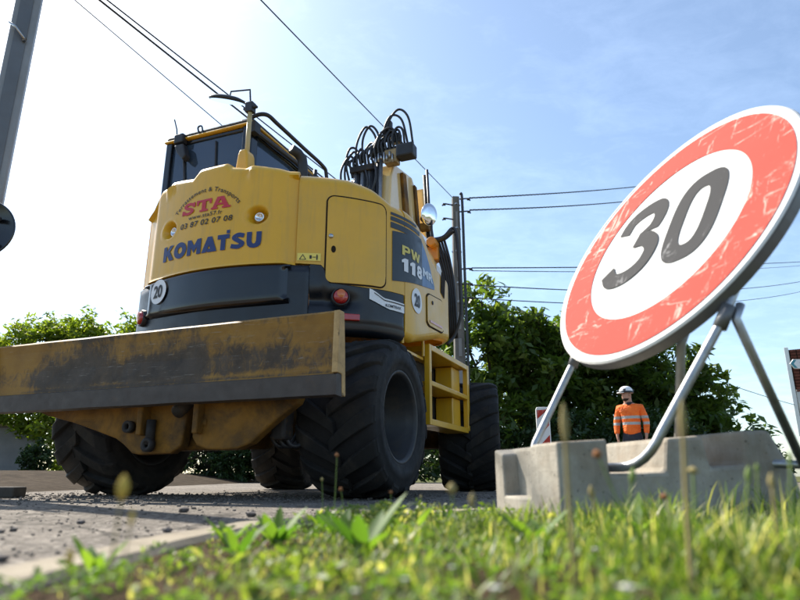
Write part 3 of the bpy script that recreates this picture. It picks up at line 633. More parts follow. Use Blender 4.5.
# mirror on its mast
mst = MB().tube([(.12, -.3, 2.5), (.12, -.3, 3.05)], .019, 12).build('mirror_mast', simple('cream_mast_paint', (.48, .36, .16), .5), EX, True)
MB().prism([(.055, 2.42), (.185, 2.42), (.165, 2.60), (.15, 2.64), (.09, 2.64), (.075, 2.60)], -.36, -.25).build('mast_bracket', M['yellow'], mst, bev=.015)
MB().box((.085, -.33, 3.0), (.155, -.27, 3.09)).box((.06, -.32, 3.03), (.19, -.29, 3.05)).build('mast_clamp', M['black'], mst, bev=.006)
MB().tube([(.12, -.3, 3.07), (.105, -.3, 3.20), (.105, -.3, 3.222), (-.09, -.3, 3.255), (-.10, -.3, 3.20)], .007, 8).build('mirror_arm', M['black'], mst)
mm_ = MB().lathe([(0, .03), (.10, .024), (.150, .004), (.152, -.006), (.148, -.012), (0, -.016)], 36, 'z'); mt4 = Matrix.Translation((-.12, -.3, 3.185)) @ Matrix.Rotation(R(25), 4, Vector((.77, .64, 0)))
mm_.v = [tuple(mt4 @ Vector(v)) for v in mm_.v]; mm_.build('round_mirror', M['black'], mst, True)
_g = MB().lathe([(0, -.018), (.14, -.018)], 36, 'z'); _g.v = [tuple(mt4 @ Vector(v)) for v in _g.v]; _g.build('mirror_glass', M['mirror'], mst)
# ---- wheels
TR, TW = .535, .565
def make_wheel():
    prof = [(.300, -.235), (.305, -.262), (.33, -.272), (.36, -.276), (.364, -.280), (.41, -.284), (.414, -.281), (.455, -.279), (.484, -.266), (.497, -.240), (.500, -.12), (.502, 0)]
    prof = prof + [(a, -b) for a, b in prof[-2::-1]]
    t = MB().lathe(prof, 64, 'x').build('wheel', M['rubber2'], EX, True)
    tr = MB(); nl = 15
    for side in (-1, 1):
        for k in range(nl):
            a0 = 2*pi*(k+.5*(side > 0))/nl; vs = []; ns = 9
            for i in range(ns):
                s_ = i/(ns-1); x = side*(-.022 + s_*.292)
                ang = a0 - s_**.85*.36
                w = (.078+.034*s_)/TR/2
                top = TR - (.0 if s_ < .8 else (s_-.8)*.16); bot = .488 - (.0 if s_ < .85 else (s_-.85)*.15)
                for (da, r_) in ((-w*1.25, bot), (-w, top), (w, top), (w*1.25, bot)):
                    vs.append((x, r_*math.cos(ang+da), r_*math.sin(ang+da)))
            # fold down over the shoulder
            x = side*.280; ang = a0-.375
            for (da, r_) in ((-.105, .462), (-.085, .476), (.085, .476), (.105, .462)): vs.append((x, r_*math.cos(ang+da), r_*math.sin(ang+da)))
            ns += 1
            fs = [(i*4+j, i*4+4+j, i*4+5+j, i*4+1+j) for i in range(ns-1) for j in range(3)] + [(3, 2, 1, 0), tuple(range((ns-1)*4, ns*4))]
            tr.add(vs, fs)
    tr.build('tread', M['rubber'], t, bev=.006)
    rim = MB().lathe([(.300, .236), (.318, .262), (.312, .268), (.296, .262), (.283, .240), (.278, .20), (.262, .18), (.258, .02), (.235, .0), (.19, -.02), (.165, .01), (.12, .02), (.10, .05), (.085, .11), (.0, .115)], 56, 'x')
    rim.lathe([(.300, -.236), (.318, -.262), (.296, -.262), (.27, -.24), (.26, -.05), (.16, -.03), (.12, -.10), (0, -.10)], 48, 'x')
    rm = rim.build('rim', M['rim'], t, True)
    for k in range(10):
        a = 2*pi*k/10
        MB().lathe([(0, .04), (.013, .04), (.015, .0)], 6, 'x', (.0, .205*math.cos(a), .205*math.sin(a))).build('wheel_nut', M['rim'], t)
    return t
w0 = make_wheel(); w0.location = (1.348-.282, 0, TR)
for (u, v, ry, spin) in ((1.348-.282, 2.444, 0, .7), (-1.348+.282, 0, pi, .4), (-1.348+.282, 2.444, pi, 1.1)):
    c = copy_tree(w0, EX); c.location = (u, v, TR); c.rotation_euler = (spin if ry == 0 else 0, 0, ry + (R(13) if v > 1 else 0))
    if v > 1 and u > 0: c.location.x += .07; c.scale = (1.06, 1.03, 1.03); c.location.z *= 1.03
# ---- chassis
MB().box((-.38, -.45, .55), (.38, 2.95, .95)).box((-.30, -.62, .62), (.30, -.42, .92)).build('chassis_beam', M['chassis'], EX, bev=.03)
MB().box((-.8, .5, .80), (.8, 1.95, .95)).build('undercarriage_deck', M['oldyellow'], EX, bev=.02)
for v in (0, 2.444):
    MB().tube([(-.85, v, TR), (-.3, v, TR), (-.26, v, TR), (.26, v, TR), (.3, v, TR), (.85, v, TR)], .1, 16, rr=[.11, .12, .2, .2, .12, .11]).build('axle', M['oldyellow'], EX, True)
MB().tube([(0, .2, .5), (0, 2.2, .5)], .045, 12).build('drive_shaft', M['chassis'], EX, True)
# ---- dozer blade
def mat_blade():
    m, N, L, B = new_mat('worn_blade_paint'); v = coords(N, L)
    sp = N.new('ShaderNodeSeparateXYZ'); L.new(v, sp.inputs[0])
    y1 = ramp(N, L, noise(N, L, 5, 6, .6, v), [(.3, (.20, .10, .016)), (.7, (.31, .165, .026))])
    gr = ramp(N, L, noise(N, L, 9, 7, .6, v), [(.3, (.028, .021, .015)), (.7, (.075, .058, .042))])
    # scratches: noise stretched upright and slanted
    v2 = coords(N, L, (3.2, 1, 1.8), (0, R(25), 0)); s1 = noise(N, L, 5.5, 12, .8, v2, 1.1)
    v3 = coords(N, L, (1, 1, 1)); s2 = noise(N, L, 2.0, 8, .7, v3, .6)
    zr = N.new('ShaderNodeMapRange'); zr.inputs[1].default_value = .67; zr.inputs[2].default_value = 1.06; L.new(sp.outputs[2], zr.inputs[0])
    zw = ramp(N, L, zr.outputs[0], [(0, G(.05)), (.09, G(.04)), (.11, G(.13)), (.16, G(.05)), (.24, G(.15)), (.48, G(.13)), (.68, G(.05)), (.9, G(.02)), (1, G(.08))])
    xr = N.new('ShaderNodeMapRange'); xr.inputs[1].default_value = -1.45; xr.inputs[2].default_value = 1.3; L.new(sp.outputs[0], xr.inputs[0])
    xw = ramp(N, L, xr.outputs[0], [(0, G(.0)), (.07, G(.0)), (.22, G(.11)), (.68, G(.10)), (.80, G(.015)), (1, G(.0))])
    def ad(a, b, op='ADD'):
        q = N.new('ShaderNodeMath'); q.operation = op
        for i, t in enumerate((a, b)):
            if isinstance(t, float): q.inputs[i].default_value = t
            else: L.new(t, q.inputs[i])
        return q.outputs[0]
    f = ad(ad(ad(s1, .45, 'MULTIPLY'), ad(s2, .5, 'MULTIPLY')), ad(zw, xw))
    fm = ramp(N, L, f, [(.56, G(0)), (.66, G(.9)), (.80, G(1))])
    mx = N.new('ShaderNodeMixRGB'); L.new(fm, mx.inputs[0]); L.new(y1, mx.inputs[1]); L.new(gr, mx.inputs[2])
    # thin light scratches
    v4 = coords(N, L, (1.2, 1, 26), (0, R(-12), 0)); s4 = ramp(N, L, noise(N, L, 5, 6, .6, v4, 1.2), [(.62, G(0)), (.68, G(.5))])
    mx2 = N.new('ShaderNodeMixRGB'); L.new(s4, mx2.inputs[0]); L.new(mx.outputs[0], mx2.inputs[1]); mx2.inputs[2].default_value = (.30, .27, .22, 1)
    L.new(mx2.outputs[0], B.inputs['Base Color']); B.inputs['Roughness'].default_value = .6; B.inputs['Specular IOR Level'].default_value = .3
    bump(N, L, f, .35, .01, B); return m
M['blade'] = mat_blade()
M['edge'] = simple('cutting_edge_steel', (.055, .043, .034), .6, .1, var=.2, vs=7, bmp=.15, bs=18, bd=.004, dirt=(.09, .06, .035), ds=5, dlo=.58, dhi=.75)
BL, BR_ = -1.58, 1.30; bz = .58
prof = [(-.875, bz+.095), (-.868, bz+.16), (-.860, bz+.28), (-.866, bz+.42), (-.875, bz+.480), (-.862, bz+.493), (-.835, bz+.493), (-.825, bz+.47), (-.815, bz+.30), (-.815, bz+.09)]
nseg = 40; V = []
for i in range(nseg+1):
    u = BL+(BR_-.035-BL)*i/nseg; w = .003*mn.noise(Vector((u*4, 0, 0)))
    for k, (a, b) in enumerate(prof): V.append((u, a + w + .004*mn.noise(Vector((u*5, b*7, 2))), b+w*(k > 3)))
np_ = len(prof); F = [(i*np_+k, (i+1)*np_+k, (i+1)*np_+(k+1) % np_, i*np_+(k+1) % np_) for i in range(nseg) for k in range(np_)]
F += [tuple(range(np_)), tuple(range(nseg*np_, (nseg+1)*np_))[::-1]]
blade = link('dozer_blade', V, F, M['blade'], EX); creased(blade, 30)
V = []; sec = [(-.905, bz), (-.905, bz+.112), (-.885, bz+.120), (-.815, bz+.118), (-.815, bz+.01), (-.83, bz-.004)]
for i in range(nseg+1):
    u = BL+(BR_-BL)*i/nseg
    for k, (a, b) in enumerate(sec): V.append((u, a, b + (.004*mn.noise(Vector((u*3, 5, 0))) if k in (0, 5) else .002*mn.noise(Vector((u*6, 9, 0))))))
n6 = len(sec); F = [(i*n6+k, (i+1)*n6+k, (i+1)*n6+(k+1) % n6, i*n6+(k+1) % n6) for i in range(nseg) for k in range(n6)] + [tuple(range(n6)), tuple(range(nseg*n6, (nseg+1)*n6))[::-1]]
link('cutting_edge', V, F, M['edge'], blade)
MB().prism([(-.90, bz+.125), (-.89, bz+.488), (-.83, bz+.488), (-.81, bz+.3), (-.79, bz-.0), (-.83, bz+.0), (-.84, bz+.122)], BR_-.033, BR_+.004, 'yz').build('end_plate', simple('pale_tan_paint', (.45, .30, .13), .6, var=.25, vs=12, bmp=.2, dirt=(.06, .045, .03), ds=9, dlo=.55, dhi=.7), blade, bev=.004)  # right end plate, paler tan than the left one
MB().prism([(-.90, bz+.125), (-.89, bz+.488), (-.83, bz+.488), (-.81, bz+.3), (-.79, bz-.0), (-.83, bz+.0), (-.84, bz+.122)], BL-.004, BL+.03, 'yz').build('end_plate', M['oldyellow'], blade, bev=.004)
MB().tube([(BL, -.84, bz+.36), (BR_-.04, -.84, bz+.36)], .001, 4).box((-1.0, -.813, bz+.2), (1.0, -.76, bz+.34)).build('stiffener', M['oldyellow'], blade, bev=.01)
# carrier arms under the blade
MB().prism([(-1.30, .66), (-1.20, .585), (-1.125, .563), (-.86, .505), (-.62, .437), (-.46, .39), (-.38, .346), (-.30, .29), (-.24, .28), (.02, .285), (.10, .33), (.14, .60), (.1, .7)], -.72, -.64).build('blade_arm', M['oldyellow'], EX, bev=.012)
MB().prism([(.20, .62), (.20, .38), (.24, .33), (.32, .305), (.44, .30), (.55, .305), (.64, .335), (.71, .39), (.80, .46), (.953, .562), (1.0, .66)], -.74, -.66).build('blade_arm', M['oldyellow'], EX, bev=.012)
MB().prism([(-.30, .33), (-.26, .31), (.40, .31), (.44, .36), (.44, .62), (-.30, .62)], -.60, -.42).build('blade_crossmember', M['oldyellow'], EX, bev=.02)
for u in (-.19, .26): MB().prism([(u-.0, .0), (u+.0, .0)], 0, 0) if False else MB().box((u-.02, -.80, .40), (u+.02, -.56, .62)).tube([(u-.05, -.72, .47), (u+.05, -.72, .47)], .035, 14).build('pin_bracket', M['oldyellow'], EX, bev=.008)
MB().tube([(-.13, -.75, .34), (-.13, -.75, .50)], .03, 12).lathe([(.02, -.02), (.045, -.02), (.045, .02), (.02, .02)], 20, 'y', (-.13, -.76, .34), closed=True).build('tow_hook', M['chassis'], EX, True)
MB().lathe([(.02, -.02), (.04, -.02), (.04, .02), (.02, .02)], 20, 'y', (-.32, -.75, .46), closed=True).build('tow_ring', M['chassis'], EX, True)
MB().tube([(.10, -.78, .54), (.10, -.40, .80)], .045, 14).build('blade_cylinder', M['chassis'], EX, True)
MB().box((.70, -.62, .36), (.80, -.50, .60)).build('arm_gusset', M['chassis'], EX, bev=.02)
for k in range(3): MB().tube(arc([(.66+.05*k, -.55, .40), (.70+.05*k, -.52, .33), (.76+.04*k, -.45, .36), (.78+.03*k, -.35, .55)], 5), .014, 8).build('hydraulic_hose', M['black'], EX, True)
# ---- steps and side box
for sg in (1, -1):
    st_ = MB()
    u = sg*1.25
    def sb(a, b): st_.box((min(a[0], b[0]), a[1], a[2]), (max(a[0], b[0]), b[1], b[2]))
    sb((u-.03*sg, .78, .54), (u+.02*sg, .83, 1.20)); sb((u-.03*sg, 1.90, .56), (u+.02*sg, 1.96, 1.20))
    sb((u-.30*sg, .83, 1.15), (u+.02*sg, 1.90, 1.20)); sb((u-.22*sg, .83, .86), (u+.02*sg, 1.90, .90)); sb((u-.20*sg, .83, .54), (u+.02*sg, 1.90, .59))
    s0 = st_.build('side_steps', M['yellow'], EX, bev=.006)
    bb = MB(); a0, a1 = sorted((sg*.62, sg*1.02)); bb.box((a0, .86, .60), (a1, 1.88, 1.14)).build('tool_box', M['chassis'], EX, bev=.02)
    b2 = MB(); a0, a1 = sorted((sg*1.03, sg*1.2)); b2.box((a0, 1.62, .60), (a1, 1.87, .855)).box((a0, 1.62, .905), (a1, 1.87, 1.145)).build('step_backplate', M['yellow'], EX, bev=.01)
    MB().tube(arc([(sg*1.24, .25, 1.10), (sg*1.24, .25, 1.19), (sg*1.24, .30, 1.215), (sg*1.24, .65, 1.215), (sg*1.24, .70, 1.19), (sg*1.24, .70, 1.08)], 4), .012, 8).box((min(sg*.9, sg*1.22), .28, 1.06), (max(sg*.9, sg*1.22), .76, 1.08)).build('step_rail', M['yellow'], EX)
# ---- boom folded upright
def mat_boom():
    m, N, L, B = new_mat('glare_pale_boom_paint'); v = coords(N, L)
    L.new(ramp(N, L, noise(N, L, 3, 6, .6, v), [(.3, (.66, .45, .16)), (.7, (.76, .56, .26))]), B.inputs['Base Color']); B.inputs['Roughness'].default_value = .18; B.inputs['Coat Weight'].default_value = .8  # paler than the body yellow: sky glare painted into the base colour
    B.inputs['Coat Roughness'].default_value = .05; return m
bm_ = mat_boom()
boom = MB().prism([(1.75, 1.3), (1.90, 2.4), (2.02, 3.50), (2.12, 3.70), (2.70, 3.80), (2.86, 3.68), (3.12, 2.6), (3.15, 1.3)], .02, .40, 'yz').build('boom', bm_, EX, bev=.02)
MB().prism([(2.50, 1.4), (2.50, 2.5), (2.28, 3.66), (2.40, 3.68), (2.66, 2.6), (2.66, 1.4)], .402, .44, 'yz').build('boom_flange', M['oldyellow'], boom, bev=.008)
MB().prism([(3.18, 2.0), (3.2, 3.0), (3.05, 3.8), (3.2, 3.85), (3.4, 3.3), (3.5, 2.6), (3.55, 2.0)], .16, .42, 'yz').build('dipper_arm', bm_, EX, bev=.02)
MB().prism([(2.80, 1.8), (2.86, 3.0), (2.72, 3.7), (2.80, 3.7), (2.96, 3.0), (3.0, 1.8)], .402, .43, 'yz').build('arm_flange', M['oldyellow'], EX, bev=.008)
MB().tube([(.50, 2.9, 3.9), (.52, 2.95, 3.1), (.60, 3.0, 2.5)], .028, 10).build('arm_cylinder', M['chassis'], EX, True)
MB().tube([(.55, 2.85, 3.95), (.56, 2.9, 3.3), (.64, 2.95, 2.6), (.72, 2.8, 2.1)], .018, 8).build('hydraulic_hose', M['black'], EX, True)
MB().tube([(.50, 2.84, 3.3), (.56, 2.84, 3.22)], .06, 12).box((.46, 2.80, 3.1), (.58, 2.88, 3.2)).build('pin_boss', M['oldyellow'], EX, bev=.01)
for x, r_, z1 in ((-.04, .028, 3.62), (.055, .030, 3.66), (.135, .026, 3.64), (.285, .024, 3.82), (.21, .016, 3.6), (.095, .02, 3.6), (.0, .018, 3.58), (.175, .02, 3.66), (.25, .02, 3.7), (-.075, .02, 3.5)):
    MB().tube([(x+.02, 1.80, 1.9), (x+.01, 1.93, 2.9), (x, 1.985, z1)], r_, 12).build('hydraulic_pipe', M['galv'] if r_ > .02 else M['black'], boom, True)
for a_, b_ in (((-.10, 1.93, 3.58), (.20, 2.08, 3.66)), ((.18, 1.96, 3.74), (.50, 2.1, 3.84)), ((-.1, 1.9, 3.0), (.02, 2.0, 3.1))): MB().box(a_, b_).build('pipe_clamp', M['chassis'], boom, bev=.012)
MB().box((-.02, 2.02, 3.2), (.02, 2.12, 3.6)).build('clamp_spacer', M['oldyellow'], boom, bev=.01)
hs = [[(-.03, 1.97, 3.66), (-.02, 1.95, 3.95), (.09, 1.95, 4.16), (.20, 1.97, 4.05), (.24, 2.0, 3.85)],
      [(.05, 1.97, 3.70), (.06, 1.95, 4.0), (.15, 1.95, 4.16), (.24, 1.97, 4.07), (.29, 2.0, 3.84)],
      [(-.06, 1.95, 3.62), (-.14, 1.93, 3.75), (-.10, 1.93, 3.9), (-.02, 1.95, 3.88), (.02, 1.98, 3.7)],
      [(-.08, 1.93, 3.2), (-.17, 1.9, 3.38), (-.19, 1.9, 3.62), (-.10, 1.93, 3.8), (-.03, 1.97, 3.72)],
      [(-.04, 1.93, 3.1), (-.13, 1.92, 3.4), (-.15, 1.92, 3.66), (-.06, 1.95, 3.86), (.02, 1.98, 3.75)],
      [(.28, 2.0, 3.84), (.33, 1.98, 4.12), (.42, 1.98, 4.26), (.54, 2.0, 4.18), (.60, 2.05, 3.86)],
      [(.30, 2.0, 3.84), (.37, 1.98, 4.16), (.50, 1.98, 4.32), (.62, 2.0, 4.2), (.66, 2.05, 3.86)],
      [(.12, 1.97, 3.74), (.22, 1.95, 3.92), (.34, 1.95, 4.07), (.45, 1.98, 4.02), (.55, 2.02, 3.86)],
      [(.16, 1.97, 3.72), (.22, 1.93, 3.84), (.30, 1.93, 4.02), (.42, 1.96, 4.08), (.52, 2.0, 3.94)],
      [(.10, 1.95, 3.6), (.16, 1.9, 3.4), (.12, 1.9, 3.2), (.16, 1.9, 2.9)],
      [(.22, 1.95, 3.7), (.26, 1.9, 3.45), (.20, 1.9, 3.2), (.24, 1.88, 2.8)]]
hg = random.Random(4)
for k in range(14):
    x = -.12+.045*k; zt = 3.66+.02*k; w_ = hg.uniform(.04, .11); hh_ = hg.uniform(.08, .22)
    hs.append([(x, 1.97, zt-.15), (x-.02, 1.93, zt+.02), (x+w_*.3, 1.92+hg.uniform(0, .1), zt+hh_), (x+w_, 1.96, zt+hh_*.7), (x+w_*1.1, 2.0, zt-.05)])
for h in hs: MB().tube(arc(h, 7), .014, 8).build('hydraulic_hose', M['black'], EX, True)
MB().box((.30, 1.97, 4.0), (.42, 2.08, 4.10)).box((.36, 1.98, 4.08), (.41, 2.04, 4.20)).tube([(.18, 1.98, 3.80), (.40, 2.0, 4.08)], .03, 8).box((.20, 1.95, 3.84), (.30, 2.05, 3.93)).box((.42, 1.98, 3.90), (.52, 2.06, 4.02)).build('hose_manifold', M['black'], boom, bev=.008)
MB().box((.34, 1.94, 3.62), (.50, 2.06, 3.80)).build('valve_block', simple('tarnished_fitting', (.30, .2, .09), .45, .5, var=.4, vs=12, bmp=.3), boom, bev=.015)
for k in range(7): MB().tube([(.24+.035*k, 1.93, 3.62+.03*(k % 3)), (.24+.035*k, 1.93, 3.72+.04*(k % 2))], .012, 8).build('hose_fitting', M['steel'], boom, True)
wl = MB().box((.50, 1.90, 3.66), (.71, 2.06, 3.82)).build('boom_work_lamp', M['black'], boom, bev=.02)
# front mirror, bracket and engine bits ahead of the upper structure
MB().tube(arc([(1.22, 1.42, 1.32), (1.27, 1.5, 1.42), (1.335, 1.5, 1.61), (1.338, 1.5, 1.86), (1.33, 1.5, 2.2), (1.31, 1.5, 2.45), (1.27, 1.5, 2.50), (1.19, 1.5, 2.43), (1.08, 1.5, 2.40), (1.0, 1.5, 2.34)], 5), .016, 8).tube(arc([(1.28, 1.5, 2.48), (1.18, 1.5, 2.41), (1.06, 1.5, 2.40)], 5), .03, 8).build('mirror_bracket', M['black'], EX, True)
fm_ = MB().lathe([(0, -.02), (.08, -.015), (.125, 0), (.13, .01), (.12, .02), (0, .03)], 28, 'y', (0, 0, 0)); mt5 = Matrix.Translation((1.045, 1.48, 2.68)) @ Matrix.Rotation(R(50), 4, 'Z') @ Matrix.Rotation(R(8), 4, 'X') @ Matrix.Scale(.72, 4) @ Matrix.Scale(1.25, 4, (0, 0, 1))
fm_.v = [tuple(mt5 @ Vector(v)) for v in fm_.v]; fm_.build('front_mirror', M['mirror'], EX, True)
MB().tube([(1.06, 1.5, 2.40), (1.06, 1.5, 2.62)], .012, 6).build('mirror_stem', M['black'], EX)
MB().box((1.0, 1.5, 2.2), (1.12, 1.62, 2.38)).box((.92, 1.52, 2.1), (1.0, 1.60, 2.3)).lathe([(0, 0), (.05, 0), (.05, .12), (0, .12)], 12, 'y', (1.08, 1.4, 2.36)).build('orange_fitting', simple('orange_plastic', (.60, .24, .03), .4, var=.2), EX, bev=.01)
for k in range(5): MB().tube(arc([(1.05+.03*k, 1.55, 2.42), (1.12+.025*k, 1.56, 2.2), (1.18+.02*k, 1.56, 1.9), (1.20+.02*k, 1.55, 1.4)], 5), .013, 7).build('hydraulic_hose', M['black'], EX, True)
MB().prism([(.62, 1.6), (1.14, 1.6), (1.1, 2.15), (.95, 2.5), (.72, 2.7), (.62, 2.7)], 1.47, 1.9).build('boom_foot_cover', bm_, EX, bev=.03)
for k in range(3): MB().lathe([(.0, 0), (.05, 0), (.055, .03), (.05, .06), (0, .06)], 16, 'x', (.50+.09*k, .95+.09*k, 2.45-.055*k)).build('hose_coupling', M['black'], EX, True)

# ================================================================== SPEED LIMIT SIGN
K = 1.08
C = Vector((.87*K, 1.9*K, .144+(.912-.144)*K)); Nn = Vector((-.82, -.3, .49)).normalized(); Hx = Vector((0, 0, 1)).cross(Nn).normalized(); Up = Nn.cross(Hx)
SG = thing('speed_limit_sign', 'large round red and white 30 road sign tilted on a tube stand', 'road sign', (1.0, 2.0, .16))
SG.rotation_euler = (0, 0, 0); bpy.context.view_layer.update()
Ms = Matrix(((Hx.x, Up.x, Nn.x, C.x), (Hx.y, Up.y, Nn.y, C.y), (Hx.z, Up.z, Nn.z, C.z), (0, 0, 0, 1)))
Ti = Matrix.Translation(-Vector(SG.location))
def sign_obj(mb, name, mt, parent=SG, **k):
    o = mb.build(name, mt, parent, **k)
    if parent is SG: o.matrix_local = Ti @ Ms
    return o
RS = .535
def mat_film(name, col, wear, lo, hi, em=0):
    m, N, L, B = new_mat(name); v = coords(N, L)
    a = ramp(N, L, noise(N, L, 3, 6, .6, v), [(.3, tuple(x*.93 for x in col)), (.7, tuple(min(1, x*1.06) for x in col))])
    v2 = coords(N, L, (6, 1.6, 1), (0, 0, R(20))); v3 = coords(N, L, (1.6, 7, 1), (0, 0, R(-30)))
    s1 = noise(N, L, 4.2, 10, .75, v2, .8); s2 = noise(N, L, 3.4, 10, .75, v3, 1.0); s3 = noise(N, L, 2.4, 5, .6, v)
    q = N.new('ShaderNodeMath'); q.operation = 'MAXIMUM'; L.new(s1, q.inputs[0]); L.new(s2, q.inputs[1])
    q2 = N.new('ShaderNodeMath'); q2.operation = 'MULTIPLY_ADD'; L.new(s3, q2.inputs[0]); q2.inputs[1].default_value = .35; L.new(q.outputs[0], q2.inputs[2])
    f = ramp(N, L, q2.outputs[0], [(lo, G(0)), (hi, G(.75))])
    mx = N.new('ShaderNodeMixRGB'); L.new(f, mx.inputs[0]); L.new(a, mx.inputs[1]); mx.inputs[2].default_value = (*wear, 1)
    L.new(mx.outputs[0], B.inputs['Base Color']); B.inputs['Roughness'].default_value = .8; B.inputs['Specular IOR Level'].default_value = .12; return m
M['signwhite'] = simple('white_reflective_film', (.74, .74, .71), .9, var=.02, vs=5)
M['signwhite'].node_tree.nodes['Principled BSDF'].inputs['Specular IOR Level'].default_value = .1
M['signred'] = mat_film('scratched_red_film', (.50, .062, .045), (.78, .52, .44), .76, .83)
M['signblack'] = mat_film('scratched_black_film', (.04, .04, .042), (.30, .30, .30), .80, .87)
M['signback'] = simple('grey_sign_back', (.16, .16, .16), .5, .5, var=.1)
disc = sign_obj(MB().lathe([(0, -.006), (RS-.012, -.006), (RS, -.03), (RS+.004, -.03), (RS+.005, -.002), (RS, .004), (RS-.006, .004), (RS-.012, 0), (0, 0)], 96, 'z'), 'sign_plate', M['signwhite'], smooth=False)
bk = MB().lathe([(RS+.0015, -.034), (RS+.0065, -.034), (RS+.0065, -.004), (RS+.0052, -.004)], 96, 'z'); bk.lathe([(0, -.012), (RS-.02, -.012)], 64, 'z').build('back_face', M['signback'], disc)
MB().lathe([(RS+.0055, -.036), (RS+.0075, -.036), (RS+.0075, -.008), (RS+.0055, -.008)], 96, 'z', closed=True).build('rim_flange', M['signback'], disc)
def ring(r0, r1, z, n=96):
    V = [(r*math.cos(2*pi*k/n), r*math.sin(2*pi*k/n), z) for r in (r0, r1) for k in range(n)]
    return MB().add(V, [(k, (k+1) % n, n+(k+1) % n, n+k)[::-1] for k in range(n)])
ring(.335*K, .470*K, .003).build('red_ring', M['signred'], disc)
def digit0(cx, cy, w, h, t):
    def cap(rx, ry, n=28):
        o = []
        for k in range(n*2):
            a = 2*pi*k/(n*2); e = .62; c, s_ = math.cos(a), math.sin(a)
            o.append((cx+rx*math.copysign(abs(c)**(e*1.25), c), cy+ry*math.copysign(abs(s_)**e, s_)))
        return o
    return [cap(w/2, h/2), cap(w/2-t, h/2-t)]
V, F = outline_geo(digit0(.128, .024, .215, .375, .066)); 
d0 = link('digit', [(x*K, y*K, .003) for x, y in V], F, M['signblack'], disc)
o3 = MB()
for zz, pts in ((.003, [(-.242, .100), (-.222, .155), (-.165, .182), (-.098, .180), (-.068, .135), (-.080, .075), (-.130, .040), (-.152, .034)]), (.0042, [(-.150, .036), (-.090, .020), (-.050, -.030), (-.068, -.098), (-.130, -.134), (-.205, -.128), (-.248, -.078)])):
    V, F = outline_geo([stroke(pts, .064, 8)]); o3.add([((x+.010)*K, y*K, zz) for x, y in V], F)
o3.build('digit', M['signblack'], disc)
# tube stand
def W2(*p): return Vector(p)-Vector(SG.location)
fnear_t, ffar_t = Vector((.862, 1.641, .591)), Vector((.627, 2.289, .595))
bn, bf = Vector((.655, 1.69, .168)), Vector((.445, 2.25, .168))
ed = (bf-bn).normalized(); un = (fnear_t-bn).normalized(); uf = (ffar_t-bf).normalized(); rb = .10
path = [fnear_t + un*.25, fnear_t, bn+un*rb]
for k in range(1, 6): t = k/6; path.append((bn+un*rb)*(1-t)**2 + bn*2*t*(1-t) + (bn+ed*rb)*t*t)
path += [bn+ed*rb, bf-ed*rb]
for k in range(1, 6): t = k/6; path.append((bf-ed*rb)*(1-t)**2 + bf*2*t*(1-t) + (bf+uf*rb)*t*t)
path += [bf+uf*rb, ffar_t, ffar_t+uf*.25]
off_ = Nn*-.05
path[0] += off_*.0; 
MB().tube([W2(*(p + Nn*-.045)) if i in (0, 1, len(path)-1, len(path)-2) else W2(*p) for i, p in enumerate(path)], .0130, 14).build('front_frame', M['galv'], SG, True)
rn, rf = Vector((1.14, 1.80, .175)), Vector((.975, 2.23, .20))
tn, tf = Vector((.885, 1.63, .585)), Vector((.79, 1.80, .56))
MB().tube([W2(*(tn-Nn*.05+Up*.05)), W2(*(tn-Nn*.05)), W2(*rn)], .0125, 12).build('rear_strut', M['galv'], SG, True)
MB().tube([W2(*(tf-Nn*.07+Up*.06)), W2(*(tf-Nn*.07)), W2(*rf)], .0135, 12).build('rear_strut', M['galvdark'], SG, True)
MB().tube([W2(*rn), W2(*(rn*.5+rf*.5)), W2(*rf)], .0125, 12).build('rear_rail', M['galv'], SG, True)
for q_, u_ in ((fnear_t, un), (ffar_t, uf)): MB().tube([W2(*(q_-Nn*.045-u_*.035)), W2(*(q_-Nn*.045+u_*.035))], .019, 12).build('tube_clamp', M['signback'], SG, True)

# concrete ballast block: end face to the left, notched along its top
PA = Vector((.33, 2.22, 0)); PB = Vector((.430, 1.735, 0)); E_ = (PB-PA).normalized(); EL = (PB-PA).length; D_ = Vector((-E_.y, E_.x, 0))
blk = thing('concrete_sign_base', 'heavy notched concrete block weighing down the 30 sign stand', 'concrete block', (PA.x, PA.y, 0))
blk.rotation_euler = (0, 0, 0)
Lb = .80; Hb = .235
def BP(d, e, z): # d along the block, e along the end face, with a slight rise along the block
    p = D_*d + E_*e; return (p.x, p.y, z + .062*d)
def slab_(name, dz_poly, e0, e1, inset=0, bev=.012):
    n = len(dz_poly); V = [BP(d, e0, z) for d, z in dz_poly] + [BP(d, e1, z) for d, z in dz_poly]
    F = [tuple(range(n)), tuple(range(n, 2*n))[::-1]] + [(i, n+i, n+(i+1) % n, (i+1) % n) for i in range(n)]
    return link(name, V, F, M['concrete'], blk, bev=bev)
zb_ = -.06; zn = .140
# crenellated outline along the block
poly = [(0, zb_), (0, Hb), (.150, Hb-.002), (.158, zn), (.33, zn-.003), (.345, Hb-.006), (.462, Hb-.004), (.478, zn), (.595, zn), (.60, Hb+.002), (.69, Hb), (.76, .10), (.79, zb_)]
poly = poly[::-1]
